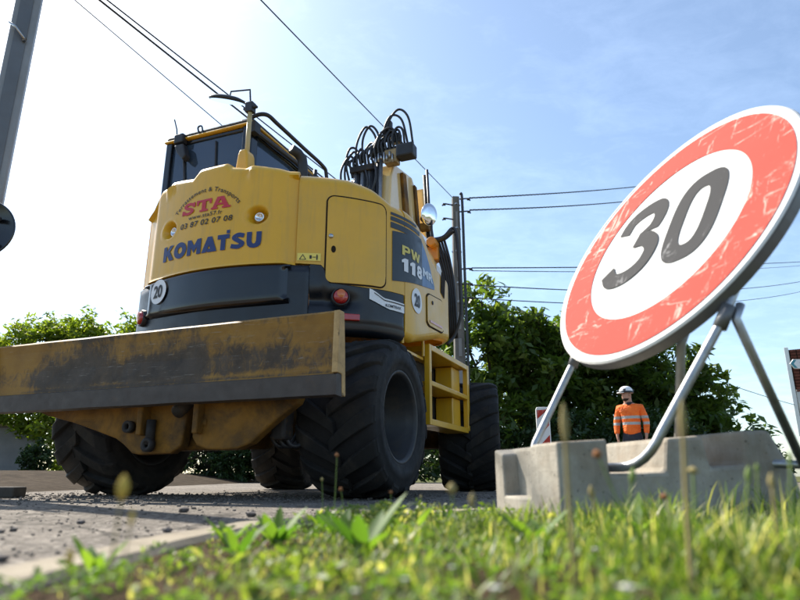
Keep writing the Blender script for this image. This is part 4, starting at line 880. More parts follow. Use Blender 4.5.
# the end piece carries a recess; build it as three slabs across the end plus the long body
de = .052
body = slab_('block_body', [(d if d > 0 else de, z-(.003 if z > .2 and d < .155 else 0)) for d, z in poly], .004, EL-.004)
a0, a1, zr_ = .17*EL, .60*EL, .082
def box_e(name, d0, d1, e0, e1, z0, z1, bev=.012):
    V = [BP(d, e, z) for z in (z0, z1) for d, e in ((d0, e0), (d1, e0), (d1, e1), (d0, e1))]
    return link(name, V, [(0, 1, 2, 3), (7, 6, 5, 4), (4, 5, 1, 0), (5, 6, 2, 1), (6, 7, 3, 2), (7, 4, 0, 3)], M['concrete'], blk, bev=bev)
def end_face():
    # one mesh for the recessed end: outline in (e, z), with the recess left out
    pts = [(0, zb_), (EL, zb_), (EL, Hb), (a1+.02, Hb), (a1+.01, Hb-.01), (a1, zr_), (a0, zr_), (a0-.008, Hb-.02), (0, Hb-.002)]
    n = len(pts); V = [BP(0, e, z) for e, z in pts] + [BP(.153, e, z) for e, z in pts]
    F = [tuple(range(n)), tuple(range(n, 2*n))[::-1]] + [(i, n+i, n+(i+1) % n, (i+1) % n) for i in range(n)]
    return link('block_end', V, F, M['concrete'], blk, bev=.014)
end_face()
for o in (body,):
    pass

# ================================================================== ROADSIDE THINGS
def worker():
    root = thing('person', 'road worker in orange high visibility jacket and white helmet looking left', 'person', (4.40, 11.9, 0), R(-30))
    def skin(name, verts, edges, rad, mt, parent, sub=2):
        me = bpy.data.meshes.new(name); me.from_pydata(verts, edges, []); o = bpy.data.objects.new(name, me); COL.objects.link(o); o.parent = parent
        s_ = o.modifiers.new('skin', 'SKIN'); s_.use_smooth_shade = True
        for i, r_ in enumerate(rad): me.skin_vertices[0].data[i].radius = r_ if isinstance(r_, tuple) else (r_, r_)
        me.skin_vertices[0].data[0].use_root = True
        q = o.modifiers.new('sub', 'SUBSURF'); q.levels = sub; q.render_levels = sub; me.materials.append(mt); return o
    V = [(0, 0, .93), (0, 0, 1.10), (0, 0, 1.28), (0, 0, 1.42), (-.01, .0, 1.50), (-.03, -.015, 1.58), (-.04, -.02, 1.68), (-.03, 0, 1.73)]
    E = [(0, 1), (1, 2), (2, 3), (3, 4), (4, 5), (5, 6), (6, 7)]
    rad = [(.12, .09), (.12, .08), (.14, .09), (.11, .08), (.058, .06), (.075, .085), (.085, .10), (.05, .06)]
    def add(p, r_, j): V.append(p); rad.append(r_); E.append((j, len(V)-1)); return len(V)-1
    ends = {}
    for s_ in (-1, 1):
        a = add((s_*.19, 0, 1.40), .062, 3); a = add((s_*.265, .03, 1.14), .045, a); a = add((s_*.262, -.07, .885), .030, a); a = add((s_*.255, -.075, .82), (.036, .02), a); ends[s_] = a
        for k, (dx, dy, dz_) in enumerate(((.0, -.035, -.075), (.0, -.012, -.09), (.0, .010, -.085), (.0, .030, -.07))): q = add((s_*.255, -.075+dy*.8, .80), .011, a); q = add((s_*.253, -.075+dy, .82+dz_), .009, q); add((s_*.246, -.078+dy, .80+dz_*1.25), .008, q)
        q = add((s_*.235, -.105, .80), .012, a); add((s_*.225, -.12, .765), .010, q)
        h = add((s_*.095, 0, .88), .095, 0); h = add((s_*.115, -.01, .50), .066, h); h = add((s_*.125, .02, .10), .048, h); add((s_*.135, -.11, .045), .042, h)
    body = skin('body', V, E, rad, simple('skin', (.42, .23, .16), .55, var=.06), root, 2)
    # jacket
    def mat_hiviz():
        m, N, L, B = new_mat('orange_hiviz_cloth'); v = coords(N, L); sp = N.new('ShaderNodeSeparateXYZ'); L.new(v, sp.inputs[0])
        o = ramp(N, L, noise(N, L, 9, 5, .6, v), [(.3, (.90, .13, .012)), (.7, (1.0, .20, .02))])
        zz = N.new('ShaderNodeMapRange'); zz.inputs[1].default_value = .9; zz.inputs[2].default_value = 1.5; L.new(sp.outputs[2], zz.inputs[0])
        b = N.new('ShaderNodeValToRGB'); b.color_ramp.interpolation = 'CONSTANT'; e = b.color_ramp.elements
        for k, (p, c) in enumerate([(0, 0), (.30, 1), (.385, 0), (.49, 1), (.575, 0)]):
            if k > 1: e.new(p)
            e[k].position = p; e[k].color = (c, c, c, 1)
        L.new(zz.outputs[0], b.inputs[0]); mx = N.new('ShaderNodeMixRGB'); L.new(b.outputs[0], mx.inputs[0]); L.new(o, mx.inputs[1]); mx.inputs[2].default_value = (.42, .42, .40, 1)
        L.new(mx.outputs[0], B.inputs['Base Color']); B.inputs['Roughness'].default_value = .8; bump(N, L, noise(N, L, 7, 4, .5, v, 1.5), 1.0, .06, B); return m
    JV = [(0, 0, .84), (0, 0, 1.02), (0, 0, 1.25), (0, 0, 1.41), (-.008, 0, 1.475)]; JE = [(0, 1), (1, 2), (2, 3), (3, 4)]; JR = [(.175, .14), (.175, .135), (.195, .14), (.15, .11), (.075, .075)]
    for s_ in (-1, 1):
        for p, r_ in (((s_*.19, 0, 1.40), .085), ((s_*.27, .03, 1.14), .068), ((s_*.265, -.065, .905), .050)):
            JV.append(p); JR.append(r_); JE.append((3 if p[2] == 1.40 else len(JV)-2, len(JV)-1))
    MB().lathe([(.062, 1.44), (.085, 1.455), (.078, 1.50), (.066, 1.51)], 20, 'z').build('collar', simple('dark_collar', (.04, .035, .04), .9), root, True)
    skin('jacket', JV, JE, JR, mat_hiviz(), root, 2)
    TV = [(0, 0, 1.02), (0, 0, .88)]; TE = [(0, 1)]; TRd = [(.155, .115), (.16, .12)]
    for s_ in (-1, 1):
        for p, r_ in (((s_*.095, 0, .82), .115), ((s_*.115, -.01, .50), .088), ((s_*.125, .02, .10), .072)):
            TV.append(p); TRd.append(r_); TE.append((1 if p[2] == .82 else len(TV)-2, len(TV)-1))
    skin('trousers', TV, TE, TRd, simple('dark_work_cloth', (.035, .036, .045), .9, bmp=.4, bs=14, bd=.02), root, 2)
    for s_ in (-1, 1):
        MB().lathe([(.0, 0), (.05, 0), (.052, .03), (.05, .09), (.045, .14)], 14, 'z', (s_*.125, .02, .0)).box((s_*.13-.05, -.17, 0), (s_*.13+.05, .03, .075)).build('boot', M['black'], root, bev=.02)
    # head details turned to the left
    hd = Matrix.Translation((-.035, -.02, 1.645)) @ Matrix.Rotation(R(-38), 4, 'Z')
    f = MB().lathe([(0, .115), (.05, .105), (.078, .06), (.083, .0), (.075, -.05), (.055, -.095), (.03, -.118), (0, -.122)], 20, 'z')
    f.v = [(x*.93, y*1.12-(.012 if z < -.04 else 0), z) for x, y, z in f.v]
    f.add([(-.014, -.088, .0), (.014, -.088, .0), (.010, -.086, .035), (-.010, -.086, .035), (0, -.118, -.008), (0, -.090, -.018)], [(0, 4, 3), (3, 4, 2), (2, 4, 1), (1, 4, 5), (5, 4, 0)])
    f.v = [tuple(hd @ Vector(v)) for v in f.v]; face = f.build('face', simple('face_skin', (.44, .25, .18), .55, var=.08), root, True)
    b = MB().lathe([(.060, -.062), (.073, -.074), (.058, -.100), (.031, -.126), (0, -.131)], 20, 'z'); b.v = [(x*.95, y*1.14-.010, z) for x, y, z in b.v]; b.v = [tuple(hd @ Vector(v)) for v in b.v]; b.build('beard', simple('dark_hair', (.03, .02, .015), .9), root, True)
    for s_ in (-1, 1):
        e_ = MB().lathe([(0, -.008), (.011, 0), (0, .008)], 10, 'y', (s_*.03, -.085, .025)); e_.v = [tuple(hd @ Vector(v)) for v in e_.v]; e_.build('eye', M['black'], face, True)
        e_ = MB().lathe([(0, -.01), (.024, -.006), (.026, .006), (0, .01)], 12, 'x', (s_*.082, .01, .0)); e_.v = [tuple(hd @ Vector(v)) for v in e_.v]; e_.build('ear', face.data.materials[0], face, True)
    hm = MB().lathe([(.128, .0), (.126, .03), (.115, .075), (.085, .112), (.045, .130), (0, .135)], 28, 'z'); hm.v = [(x*.92, y*1.1, z+.04) for x, y, z in hm.v]
    hm.prism([(-.075, -.12), (-.05, -.185), (.05, -.185), (.075, -.12)], .032, .046, 'xy'); hm.v = [tuple(hd @ Vector(v)) for v in hm.v]; hh = hm.build('helmet', M['whitepaint'], root, True)
    g = MB().lathe([(.131, .038), (.133, .055), (.129, .075)], 28, 'z'); g.v = [(x*.92, y*1.1, z) for x, y, z in g.v]
    for a in (.9, 2.2, 4.0, 5.4): g.box((.118*math.cos(a)*.92-.018, .118*math.sin(a)*1.1-.018, .07), (.118*math.cos(a)*.92+.018, .118*math.sin(a)*1.1+.018, .11))
    g.v = [tuple(hd @ Vector(v)) for v in g.v]; g.build('helmet_band', M['black'], hh)
worker()
# striped marker post
mk = thing('marker_post', 'red and white striped traffic marker board behind the concrete block', 'traffic marker', (1.83, 8.0, 0), R(-6))
pb = MB().prism([(-.085, .12), (.085, .12), (.085, .97), (.07, 1.0), (-.07, 1.0), (-.085, .97)], -.02, .02).build('marker_board', M['whitepaint'], mk, bev=.006)
for k in range(4):
    z = .16+.23*k; V, F = outline_geo([[(-.072, z), (.072, z+.15), (.072, z+.26 if z+.26 < .97 else .97), (-.072, z+.11)]]); link('red_stripe', [(x, -.0225, y) for x, y in V], F, M['signred'], pb)
MB().box((-.17, -.2, 0), (.17, .2, .12)).build('marker_foot', M['rubber'], mk, bev=.03)
# far pole of the overhead line
UP = thing('utility_pole', 'slotted concrete utility pole rising behind the excavator front', 'utility pole', (1.62, 16.5, 0), R(6))
MB().add([(-.17, -.13, 0), (.17, -.13, 0), (.17, .13, 0), (-.17, .13, 0), (-.10, -.09, 8.0), (.10, -.09, 8.0), (.10, .09, 8.0), (-.10, .09, 8.0)], [(0, 1, 5, 4), (1, 2, 6, 5), (2, 3, 7, 6), (3, 0, 4, 7), (4, 5, 6, 7)]).build('pole_shaft', simple('pole_concrete', (.15, .14, .125), .9, var=.2, vs=3, bmp=.3, bs=20), UP, bev=.02)
for k in range(9):
    z = 1.0+.75*k; w = .10*(1-z/16); MB().box((-w*.6, -.155+.005*k*.9, z), (w*.6, -.12, z+.5)).build('pole_slot', M['grey_render'], UP, bev=.01)
for z in (7.75, 7.0, 6.3, 5.35, 4.8, 4.3): MB().lathe([(.125+.008*(8-z)*.5, -.02), (.14+.008*(8-z)*.5, -.02), (.14+.008*(8-z)*.5, .02), (.125+.008*(8-z)*.5, .02)], 4, 'z', (0, 0, z)).build('steel_band', M['galv'], UP)
MB().tube(arc([(.11, -.16, 8.05), (.16, -.18, 7.8), (.17, -.19, 5.5), (.19, -.19, 3.0), (.20, -.19, .3)], 6), .04, 8).build('riser_cable', M['black'], UP, True)
for z, sx in ((7.9, 1), (7.5, 1), (7.7, -1), (7.25, -1), (5.75, 1), (5.3, 1), (4.9, 1)):
    MB().tube([(sx*.10, -.1, z), (sx*.32, -.12, z+.02), (sx*.42, -.12, z-.04)], .022, 6).lathe([(0, -.05), (.04, -.04), (.04, .04), (0, .05)], 8, 'x', (sx*.36, -.12, z)).build('wire_anchor', M['black'], UP)
# wires
def wire(name, a, b, r, sag, label, group, bundle=False):
    a, b = Vector(a), Vector(b); pts = []
    n = 40
    for i in range(n+1):
        t = i/n; p = a*(1-t)+b*t; p.z -= sag*4*t*(1-t); pts.append(p)
    mb = MB()
    if bundle:
        n = 240; 
        for ph in (0, 2.1, 4.2):
            q = []
            for i in range(n+1):
                t = i/n; p = a*(1-t)+b*t; p.z -= sag*4*t*(1-t); an = ph+i*.75; q.append(p+Vector((0, math.cos(an)*r, math.sin(an)*r)))
            mb.tube(q, r*.85, 5)
    else: mb.tube(pts, r, 6)
    return tag(mb.build(name, M['black']), label, 'wire', group)
PT = (1.62, 16.4)
def far(px, Y, z): return (px*Y, Y, z)
wire('overhead_wire', (PT[0]+.4, 16.4, 7.93), (16.0, 33.0, .144+.505*33), .014, .10, 'upper twisted overhead cable running right from the concrete pole', 'overhead wires', True)
wire('overhead_wire', (PT[0]+.4, 16.4, 7.55), (16.0, 33.0, .144+.480*33), .014, .15, 'lower twisted overhead cable running right from the concrete pole', 'overhead wires', True)
wire('overhead_wire', (PT[0]+.4, 16.4, 5.78), (26.5, 37.0, .144+.3563*37), .018, .1, 'thick telephone cable passing behind the 30 sign, upper one', 'overhead wires')
wire('overhead_wire', (PT[0]+.4, 16.4, 5.70), (27.0, 38.0, .144+.3500*38), .012, .2, 'thin telephone wire just under the thick cable behind the 30 sign', 'overhead wires')
wire('overhead_wire', (PT[0]+.4, 16.4, 5.28), (27.5, 38.5, .144+.3255*38.5), .017, .5, 'third telephone wire down, crossing the tree top right of the pole', 'overhead wires')
wire('overhead_wire', (PT[0]+.4, 16.4, 4.9), (27.8, 39, .144+.3095*39), .015, .6, 'lowest telephone wire right of the concrete pole', 'overhead wires')
wire('overhead_wire', (PT[0]-.1, 16.4, 7.95), (-.330*6.5, 6.5, .144+.965*6.5), .010, .0, 'single thin wire from the pole top up over the excavator', 'overhead wires')
wire('overhead_wire', (PT[0]-.2, 16.4, 5.75), (-.5598*7.2-1.0, 6.0, .144+.8995*7.2+.25), .012, .0, 'upper of two parallel wires crossing above the cab', 'overhead wires')
wire('overhead_wire', (PT[0]-.2, 16.4, 5.45), (-.5736*7.2-1.0, 6.0, .144+.8995*7.2+.27), .016, .0, 'lower of two parallel wires crossing above the cab', 'overhead wires')
wire('overhead_wire', (PT[0]-.2, 16.6, 4.3), (-.6384*7.2-1.0, 6.0, .144+.8995*7.2+.5), .008, .0, 'thinnest wire at upper left running down behind the cab', 'overhead wires')
wire('overhead_wire', (.4854*22, 22, .144+.1624*22), (.6365*25.2, 25.2, .144+.1105*25.2), .012, .05, 'thin wire running down to the tiled house', 'overhead wires')
# near left lamp post and the back of a round sign
lp = thing('steel_post', 'wide grey steel post cut off by the left picture edge', 'post', (-3.68, 5.06, 0), R(30))
MB().box((-.105, -.09, 0), (.105, .09, 4.95)).build('post_shaft', simple('grey_post_paint', (.24, .24, .235), .5, .3, var=.12, vs=3, bmp=.1), lp, bev=.018)
MB().box((-.06, -.102, 0), (.045, -.092, 4.94)).build('post_web', simple('grey_web_paint', (.13, .135, .14), .5, .4, var=.12, vs=3), lp, bev=.003)
MB().lathe([(0, .03), (.02, .025), (.024, 0)], 12, 'y', (.03, -.13, 4.16)).tube([(.03, -.13, 4.16), (-.05, -.15, 4.25), (-.11, -.12, 4.3)], .012, 6).build('post_bolt', M['steel'], lp, True)
MB().box((-.14, -.14, 0), (.14, .14, .05)).build('post_base', M['chassis'], lp, bev=.01)
sb = thing('round_sign', 'dark back of a small round sign at the left picture edge', 'road sign', (-3.30, 4.5, 0), R(10))
MB().tube([(-.08, .07, 0), (-.08, .07, 2.6)], .03, 12).build('sign_post', M['galv'], sb, True)
s2 = MB().lathe([(0, -.004), (.235, -.004), (.245, -.01), (.25, .004), (.235, .01), (0, .01)], 48, 'y', (0, 0, 2.02)).build('sign_plate', M['navy'], sb, True)
MB().box((-.2, -.05, 2.08), (.15, -.02, 2.11)).box((-.2, -.05, 1.90), (.12, -.02, 1.93)).build('sign_bracket', M['black'], s2, bev=.005)
sb2 = MB().box((-.10, -.1, 1.28), (.0, .05, 1.48)).build('control_box', M['navy'], sb, bev=.02)
# left verge, kerb, grey wall
lb = []
nx, ny = 40, 22
for i in range(nx+1):
    for j in range(ny+1):
        x = -22 + 18.6*i/nx; y = 5.0 + 16*(j/ny); e = ss(5.0, 9, y)*ss(-3.4, -5, x); lb.append((x, y, -.02 + .18*e + (.05*ss(5.0, 5.6, y))*ss(-3.3, -3.8, x) + .05*e*mn.noise(Vector((x, y, 0)))))
tag(link('bank', lb, [(i*(ny+1)+j, (i+1)*(ny+1)+j, (i+1)*(ny+1)+j+1, i*(ny+1)+j+1) for i in range(nx) for j in range(ny)], M['farbank'], smooth=True), kind='structure')
k2 = bpy.data.objects.new('kerb', None); COL.objects.link(k2); tag(k2, kind='structure')
for k in range(4): MB().box((-3.63-1.0*k, 4.40, 0), (-2.64-1.0*k, 4.56, .075)).build('kerb_stone', M['shadedkerb'], k2, bev=.012)
gw = thing('garden_wall', 'low grey rendered wall at the left behind the blade', 'wall', (-10, 12.2, 0), R(-4))
MB().box((-6, -.1, 0), (3.1, .1, 1.05)).build('wall_body', M['grey_render'], gw, bev=.01); MB().box((-6.05, -.14, 1.053), (3.15, .14, 1.12)).build('coping', M['concrete'], gw, bev=.01)

# ================================================================== TREES
def leaves_mesh(name, centers, per, rad, size, mat, parent, seed=0, flat=.0):
    g = np.random.default_rng(seed); n = len(centers)*per
    c = np.repeat(np.asarray(centers), per, 0); d = g.normal(size=(n, 3)); d /= np.linalg.norm(d, axis=1)[:, None]
    P = c + d*(rad*g.random((n, 1))**.5)*np.array([1, 1, .75])
    nrm = g.normal(size=(n, 3)); nrm[:, 2] = np.abs(nrm[:, 2])+.35; nrm /= np.linalg.norm(nrm, axis=1)[:, None]
    a = np.cross(nrm, g.normal(size=(n, 3))); a /= np.linalg.norm(a, axis=1)[:, None]; b = np.cross(nrm, a)
    s = size*(.6+.8*g.random((n, 1)))
    v = np.stack([P-a*s, P+b*s*.42+nrm*s*.12, P+a*s-nrm*s*.15, P-b*s*.42+nrm*s*.12], 1).reshape(-1, 3)
    me = bpy.data.meshes.new(name); me.vertices.add(n*4); me.vertices.foreach_set('co', v.ravel()); me.loops.add(n*4); me.loops.foreach_set('vertex_index', np.arange(n*4)); me.polygons.add(n)
    me.polygons.foreach_set('loop_start', np.arange(n)*4); me.polygons.foreach_set('loop_total', np.full(n, 4)); me.update(calc_edges=True); me.validate()
    at = me.attributes.new('tint', 'FLOAT', 'FACE'); cl_ = np.repeat(g.random(len(centers)), per); at.data.foreach_set('value', np.clip(cl_*.6+g.random(n)*.4, 0, 1))
    me.materials.append(mat); o = bpy.data.objects.new(name, me); COL.objects.link(o); o.parent = parent; return o
def tree(name, label, cat, loc, lobes, nclus, per, crad, size, mat, seed, trunk_r=.14, group=None, trunk_h=None):
    root = thing(name, label, cat, loc, 0, group); g = random.Random(seed)
    th = trunk_h or min(l[2] for l in lobes); mb = MB(); k = arc([(0, 0, -.1), (g.uniform(-.1, .1), 0, th*.5), (g.uniform(-.15, .15), g.uniform(-.1, .1), th)], 5)
    mb.tube(k, 0, 10, rr=[trunk_r*(1-.5*i/(len(k)-1)) for i in range(len(k))]).build('trunk', M['bark'], root, True)
    tot = sum(l[3]*l[4]*l[5] for l in lobes); cs = []; top = Vector(k[-1])
    for (x, y, z, rx, ry, rz) in lobes:
        c = Vector((x, y, z)); mid = top.lerp(c, .5)+Vector((0, 0, .15)); pth = arc([top*.85, mid, c], 5)
        MB().tube(pth, 0, 7, rr=[trunk_r*.45*(1-.75*i/(len(pth)-1)) for i in range(len(pth))]).build('limb', M['bark'], root, True)
        n = max(4, int(nclus*rx*ry*rz/tot)); tw = MB()
        for j in range(n):
            while True:
                q = Vector((g.gauss(0, 1), g.gauss(0, 1), g.gauss(0, 1)))
                if q.length > .1: break
            q.normalize(); q *= g.uniform(.35, 1.0)**.6*(1+.22*mn.noise(Vector((q.x*2+seed, q.y*2, q.z*2)))*2)
            p = (x+q.x*rx, y+q.y*ry, z+q.z*rz)
            if p[2] < .05: continue
            cs.append(p)
            if j % 3 == 0: tw.tube([c, c.lerp(Vector(p), .5)+Vector((0, 0, -.05)), p], 0, 4, rr=[trunk_r*.12, trunk_r*.08, .006])
        if tw.v: tag(tw.build('twig', M['bark'], root), kind='stuff')
    leaves_mesh('crown', cs, per, crad, size, mat, root, seed); return root
tree('walnut_tree', 'tall broad leaved tree just right of the concrete pole', 'tree', (2.9, 19.0, 0), [(-.6, 0, 3.4, 1.3, 1.3, 1.5), (.5, 0, 4.3, 1.2, 1.2, 1.2), (-.3, 0, 5.5, .8, .8, .85), (-1.2, 0, 5.0, .6, .7, 1.1), (1.6, .2, 3.6, 1.3, 1.3, 1.5), (.2, 0, 1.8, 1.9, 1.4, 1.3)], 400, 24, .38, .15, M['leafA'], 3, .16, 'leafy trees behind the sign')
tree('walnut_tree', 'broad dark tree filling the space behind the worker', 'tree', (6.2, 20.5, 0), [(-1, 0, 3.6, 1.8, 1.5, 1.6), (.9, 0, 4.0, 1.7, 1.5, 1.7), (0, 0, 2.0, 2.6, 1.6, 1.5)], 520, 26, .40, .15, M['leafA'], 5, .18, 'leafy trees behind the sign')
tree('walnut_tree', 'dark tree with ragged right edge seen between the sign struts', 'tree', (9.0, 20.0, 0), [(-.4, 0, 3.4, 1.5, 1.4, 1.3), (.6, 0, 2.6, 1.4, 1.2, 1.0), (.9, 0, 1.2, 1.6, 1.2, .9), (-.3, 0, 1.6, 2, 1.4, 1.3)], 320, 24, .38, .15, M['leafA'], 8, .15, 'leafy trees behind the sign')
tree('hedge_shrub', 'dark leafy undergrowth at the foot of the trees behind the block', 'shrub', (5.0, 17.8, 0), [(-3.0, 0, .7, 1.6, .8, 1.0), (-.6, 0, .8, 1.8, .9, 1.1), (2.0, 0, .8, 1.8, .9, 1.1), (4.4, 0, .5, 1.6, .8, .8)], 520, 30, .26, .085, M['leafC'], 11, .05)
tree('garden_tree', 'bright yellow green tree left of the excavator body, nearer the blade end', 'tree', (-11.7, 22, 0), [(-1.1, 0, 4.9, 1.3, 1.2, .9), (.3, 0, 4.6, 1.2, 1.2, 1.2), (-.2, 0, 3.2, 1.8, 1.4, 1.4)], 460, 32, .33, .10, M['leafB'], 14, .15, 'sunlit trees beyond the blade')
tree('garden_tree', 'paler green tree just left of the excavator tail lamp', 'tree', (-9.7, 24, 0), [(-.6, 0, 5.2, 1.2, 1.1, 1.2), (.7, 0, 4.7, 1.1, 1.0, 1.0), (0, 0, 3.4, 1.5, 1.2, 1.3)], 400, 28, .36, .10, M['leafB'], 15, .15, 'sunlit trees beyond the blade')
tree('garden_tree', 'small thin tree at the left picture edge above the blade', 'tree', (-14.2, 22, 0), [(0, 0, 4.3, 1.0, 1.0, .9), (0, 0, 3.2, 1.3, 1.2, 1.1)], 170, 26, .36, .10, M['leafB'], 16, .12, 'sunlit trees beyond the blade')
tree('leafy_shrub', 'sunlit shrub under the left end of the blade beside the grey wall', 'shrub', (-6.7, 11.6, 0), [(-.2, 0, 1.35, .9, .5, .55), (.55, 0, 1.0, .55, .5, .8), (-1.3, 0, 1.5, .8, .5, .4)], 240, 28, .17, .055, M['leafB'], 20, .06)
tree('round_bush', 'small rounded green bush at the foot of the grey wall', 'bush', (-6.15, 10.8, .1), [(0, 0, .33, .28, .28, .28)], 60, 40, .09, .03, M['leafC'], 21, .03, trunk_h=.2)
tree('hedge_shrub', 'dark low hedge seen under the chassis between the rear tyres', 'hedge', (-3.4, 15.0, 0), [(-1.4, 0, .6, 1.4, .6, .8), (.6, 0, .6, 1.5, .6, .8), (2.4, .3, .6, 1.4, .6, .8), (-.6, .6, 1.6, 2.2, .6, .9), (2.0, .6, 1.6, 1.8, .6, .9)], 620, 30, .2, .06, M['leafC'], 23, .05)
tree('hedge_shrub', 'taller dark shrubs behind the low hedge seen below the chassis', 'hedge', (-2.6, 16.2, 0), [(-3.6, 0, .9, 1.6, .7, 1.2), (-1.4, 0, .9, 1.6, .7, 1.2), (.8, 0, .9, 1.6, .7, 1.2), (2.6, 0, .9, 1.6, .7, 1.2)], 620, 34, .24, .09, M['leafC'], 24, .05)
# ================================================================== HOUSE at the right edge
H = thing('house', 'house at the right edge with steep brown tiled roof and cream wall', 'house', (16.35, 25, 0), R(-33))
MB().box((-.25, 0, 0), (9, 8, 3.0)).build('wall', M['cream'], H, bev=.01)
MB().prism([(0, 3.0), (8, 3.0), (6.6, 5.25), (1.4, 5.25)], -.25, 0, 'yz').build('gable_end', M['cream'], H)
MB().prism([(-.05, 1.7), (.35, 1.7), (.35, 5.3), (-.05, 5.3)], -.42, -.27, 'yz').build('barge_board', M['whitepaint'], H, bev=.01)
MB().box((-.27, .36, 2.2), (9, .55, 5.25)).build('roof', M['groove'], H)
tl = MB()
for r_ in range(26):
    for c_ in range(34):
        x = -.22+.235*c_; z = 1.9+.13*r_; y = .30+.004*r_
        tl.prism([(x, z), (x+.19, z), (x+.21, z+.10), (x, z+.10)], y-.05, y)
tag(tl.build('roof_tile', M['terracotta'], H), kind='stuff')
sg2 = thing('direction_sign', 'small white direction sign with blue arrow tip before the tiled house', 'road sign', (13.3, 20.2, 0), R(0))
MB().tube([(.35, .06, 0), (.35, .06, 3.95)], .04, 10).build('sign_post', M['galv'], sg2, True)
V, F = outline_geo([[(-.38, 3.73), (-.25, 3.88), (.5, 3.88), (.5, 3.57), (-.25, 3.57)]]); 
p_ = MB().prism([(-.38, 3.73), (-.25, 3.57), (.5, 3.57), (.5, 3.88), (-.25, 3.88)], -.02, .02).build('sign_panel', M['whitepaint'], sg2)
V, F = outline_geo([[(-.36, 3.73), (-.25, 3.86), (-.15, 3.86), (-.26, 3.73), (-.15, 3.59), (-.25, 3.59)]]); link('arrow_tip', [(x, -.024, y) for x, y in V], F, simple('teal_film', (.05, .25, .30), .5), p_)
for a, b in ((3.76, 3.79), (3.65, 3.68)): MB().box((-.05, -.026, a), (.2, -.0235, b)).build('sign_legend', simple('grey_film', (.3, .3, .3), .5), p_)

# ================================================================== GRASS AND WEEDS
def grass(name, n, region, hfun, wid, seed, kind='stuff', lean=.45):
    g = np.random.default_rng(seed); P = []
    while len(P) < n:
        x, y = region(g)
        if inside(x, y) and kdist(x, y) > .085:
            keep = np.interp(x/y, [-.5, -.22, .02], [.16, .55, 1.])*(1. if mn.noise(Vector((x*4.2, y*4.2, 11))) > -.16 else .25)
            if g.random() < keep: P.append((x, y))
    P = np.array(P); n = len(P); z0 = np.array([vz(a, b) for a, b in P])+VZ-.004
    h = hfun(P, g); az = g.random(n)*2*pi; dx = np.cos(az); dy = np.sin(az); ln = h*lean*g.random(n)*1.3
    w = wid*(.6+.8*g.random(n)); wa = az+pi/2+g.normal(size=n)*.3; wx = np.cos(wa)*w; wy = np.sin(wa)*w
    V = []
    for t, ws in ((0, 1), (.4, .9), (.75, .6)):
        cx = P[:, 0]+dx*ln*t**1.8; cy = P[:, 1]+dy*ln*t**1.8; cz = z0+h*t*(1-.12*t)
        V += [np.stack([cx-wx*ws, cy-wy*ws, cz], 1), np.stack([cx+wx*ws, cy+wy*ws, cz], 1)]
    V.append(np.stack([P[:, 0]+dx*ln, P[:, 1]+dy*ln, z0+h*.88], 1))
    V = np.stack(V, 1).reshape(-1, 3); base = np.arange(n)[:, None]*7
    Q = (base[:, :, None]+np.array([[0, 1, 3, 2], [2, 3, 5, 4]])[None]).reshape(-1, 4); T = base+np.array([4, 5, 6])[None]
    me = bpy.data.meshes.new(name); me.vertices.add(n*7); me.vertices.foreach_set('co', V.ravel())
    loops = np.concatenate([Q.ravel(), T.ravel()]); nq = len(Q); ntt = len(T)
    me.loops.add(len(loops)); me.loops.foreach_set('vertex_index', loops); me.polygons.add(nq+ntt)
    me.polygons.foreach_set('loop_start', np.concatenate([np.arange(nq)*4, nq*4+np.arange(ntt)*3])); me.polygons.foreach_set('loop_total', np.concatenate([np.full(nq, 4), np.full(ntt, 3)]))
    me.update(calc_edges=True); me.validate(); tint = g.random(n)**1.25*.82; dry = g.random(n) < .10; tint[dry] = .82+.18*g.random(dry.sum())
    at = me.attributes.new('tint', 'FLOAT', 'FACE'); at.data.foreach_set('value', np.concatenate([np.repeat(tint, 2), tint]))
    me.materials.append(M['grass']); o = bpy.data.objects.new(name, me); COL.objects.link(o); tag(o, kind=kind); return o
def regA(g):
    y = .32+2.3*g.random()**1.15; return (g.random()*1.0*(y*1.0+1.25)-.52 - .0 if True else 0, y)
def patch(P, s=3.0, o=0): return np.array([mn.noise(Vector((a*s+o, b*s, 7))) for a, b in P])
def hA(P, g):
    y = P[:, 1]; x = P[:, 0]; base = np.interp(y, [.3, .6, .9, 1.3, 2.4], [.022, .030, .042, .050, .050]); kd = np.array([kdist(a, b) for a, b in P])
    base *= np.interp(kd, [.08, .35, .75], [.25, .45, 1.0]); base *= np.interp(x/np.maximum(y, .3), [-.5, -.25, .1, .7], [.45, .8, .95, 1.1])
    return base*(1+.9*patch(P)+.4*patch(P, 9, 5))*(.4+1.0*g.random(len(P))**1.6)
grass('grass', 30000, regA, hA, .0019, 31, lean=.75)
def regB(g): y = .75+1.6*g.random(); return (-.3+2.0*g.random()*y, y)
def hB(P, g): return np.interp(P[:, 1], [.7, 1.0, 1.6, 2.4], [.05, .07, .085, .075])*np.interp(np.array([kdist(a, b) for a, b in P]), [.08, .4, .8], [.3, .55, 1.])*(.6+.7*g.random(len(P)))*np.interp(P[:, 0]/P[:, 1], [-.4, -.1, .2, .6], [.5, .75, 1, 1.45])
grass('grass_tufts', 9000, regA, lambda P, g: hA(P, g)*1.15*(patch(P, 7, 3) > .08)+.004, .0026, 35, lean=.9)
grass('dry_grass', 5000, regA, lambda P, g: hA(P, g)*.8+.004, .0013, 37, lean=2.2)
grass('tall_grass', 2300, regB, hB, .0018, 32, lean=.6)
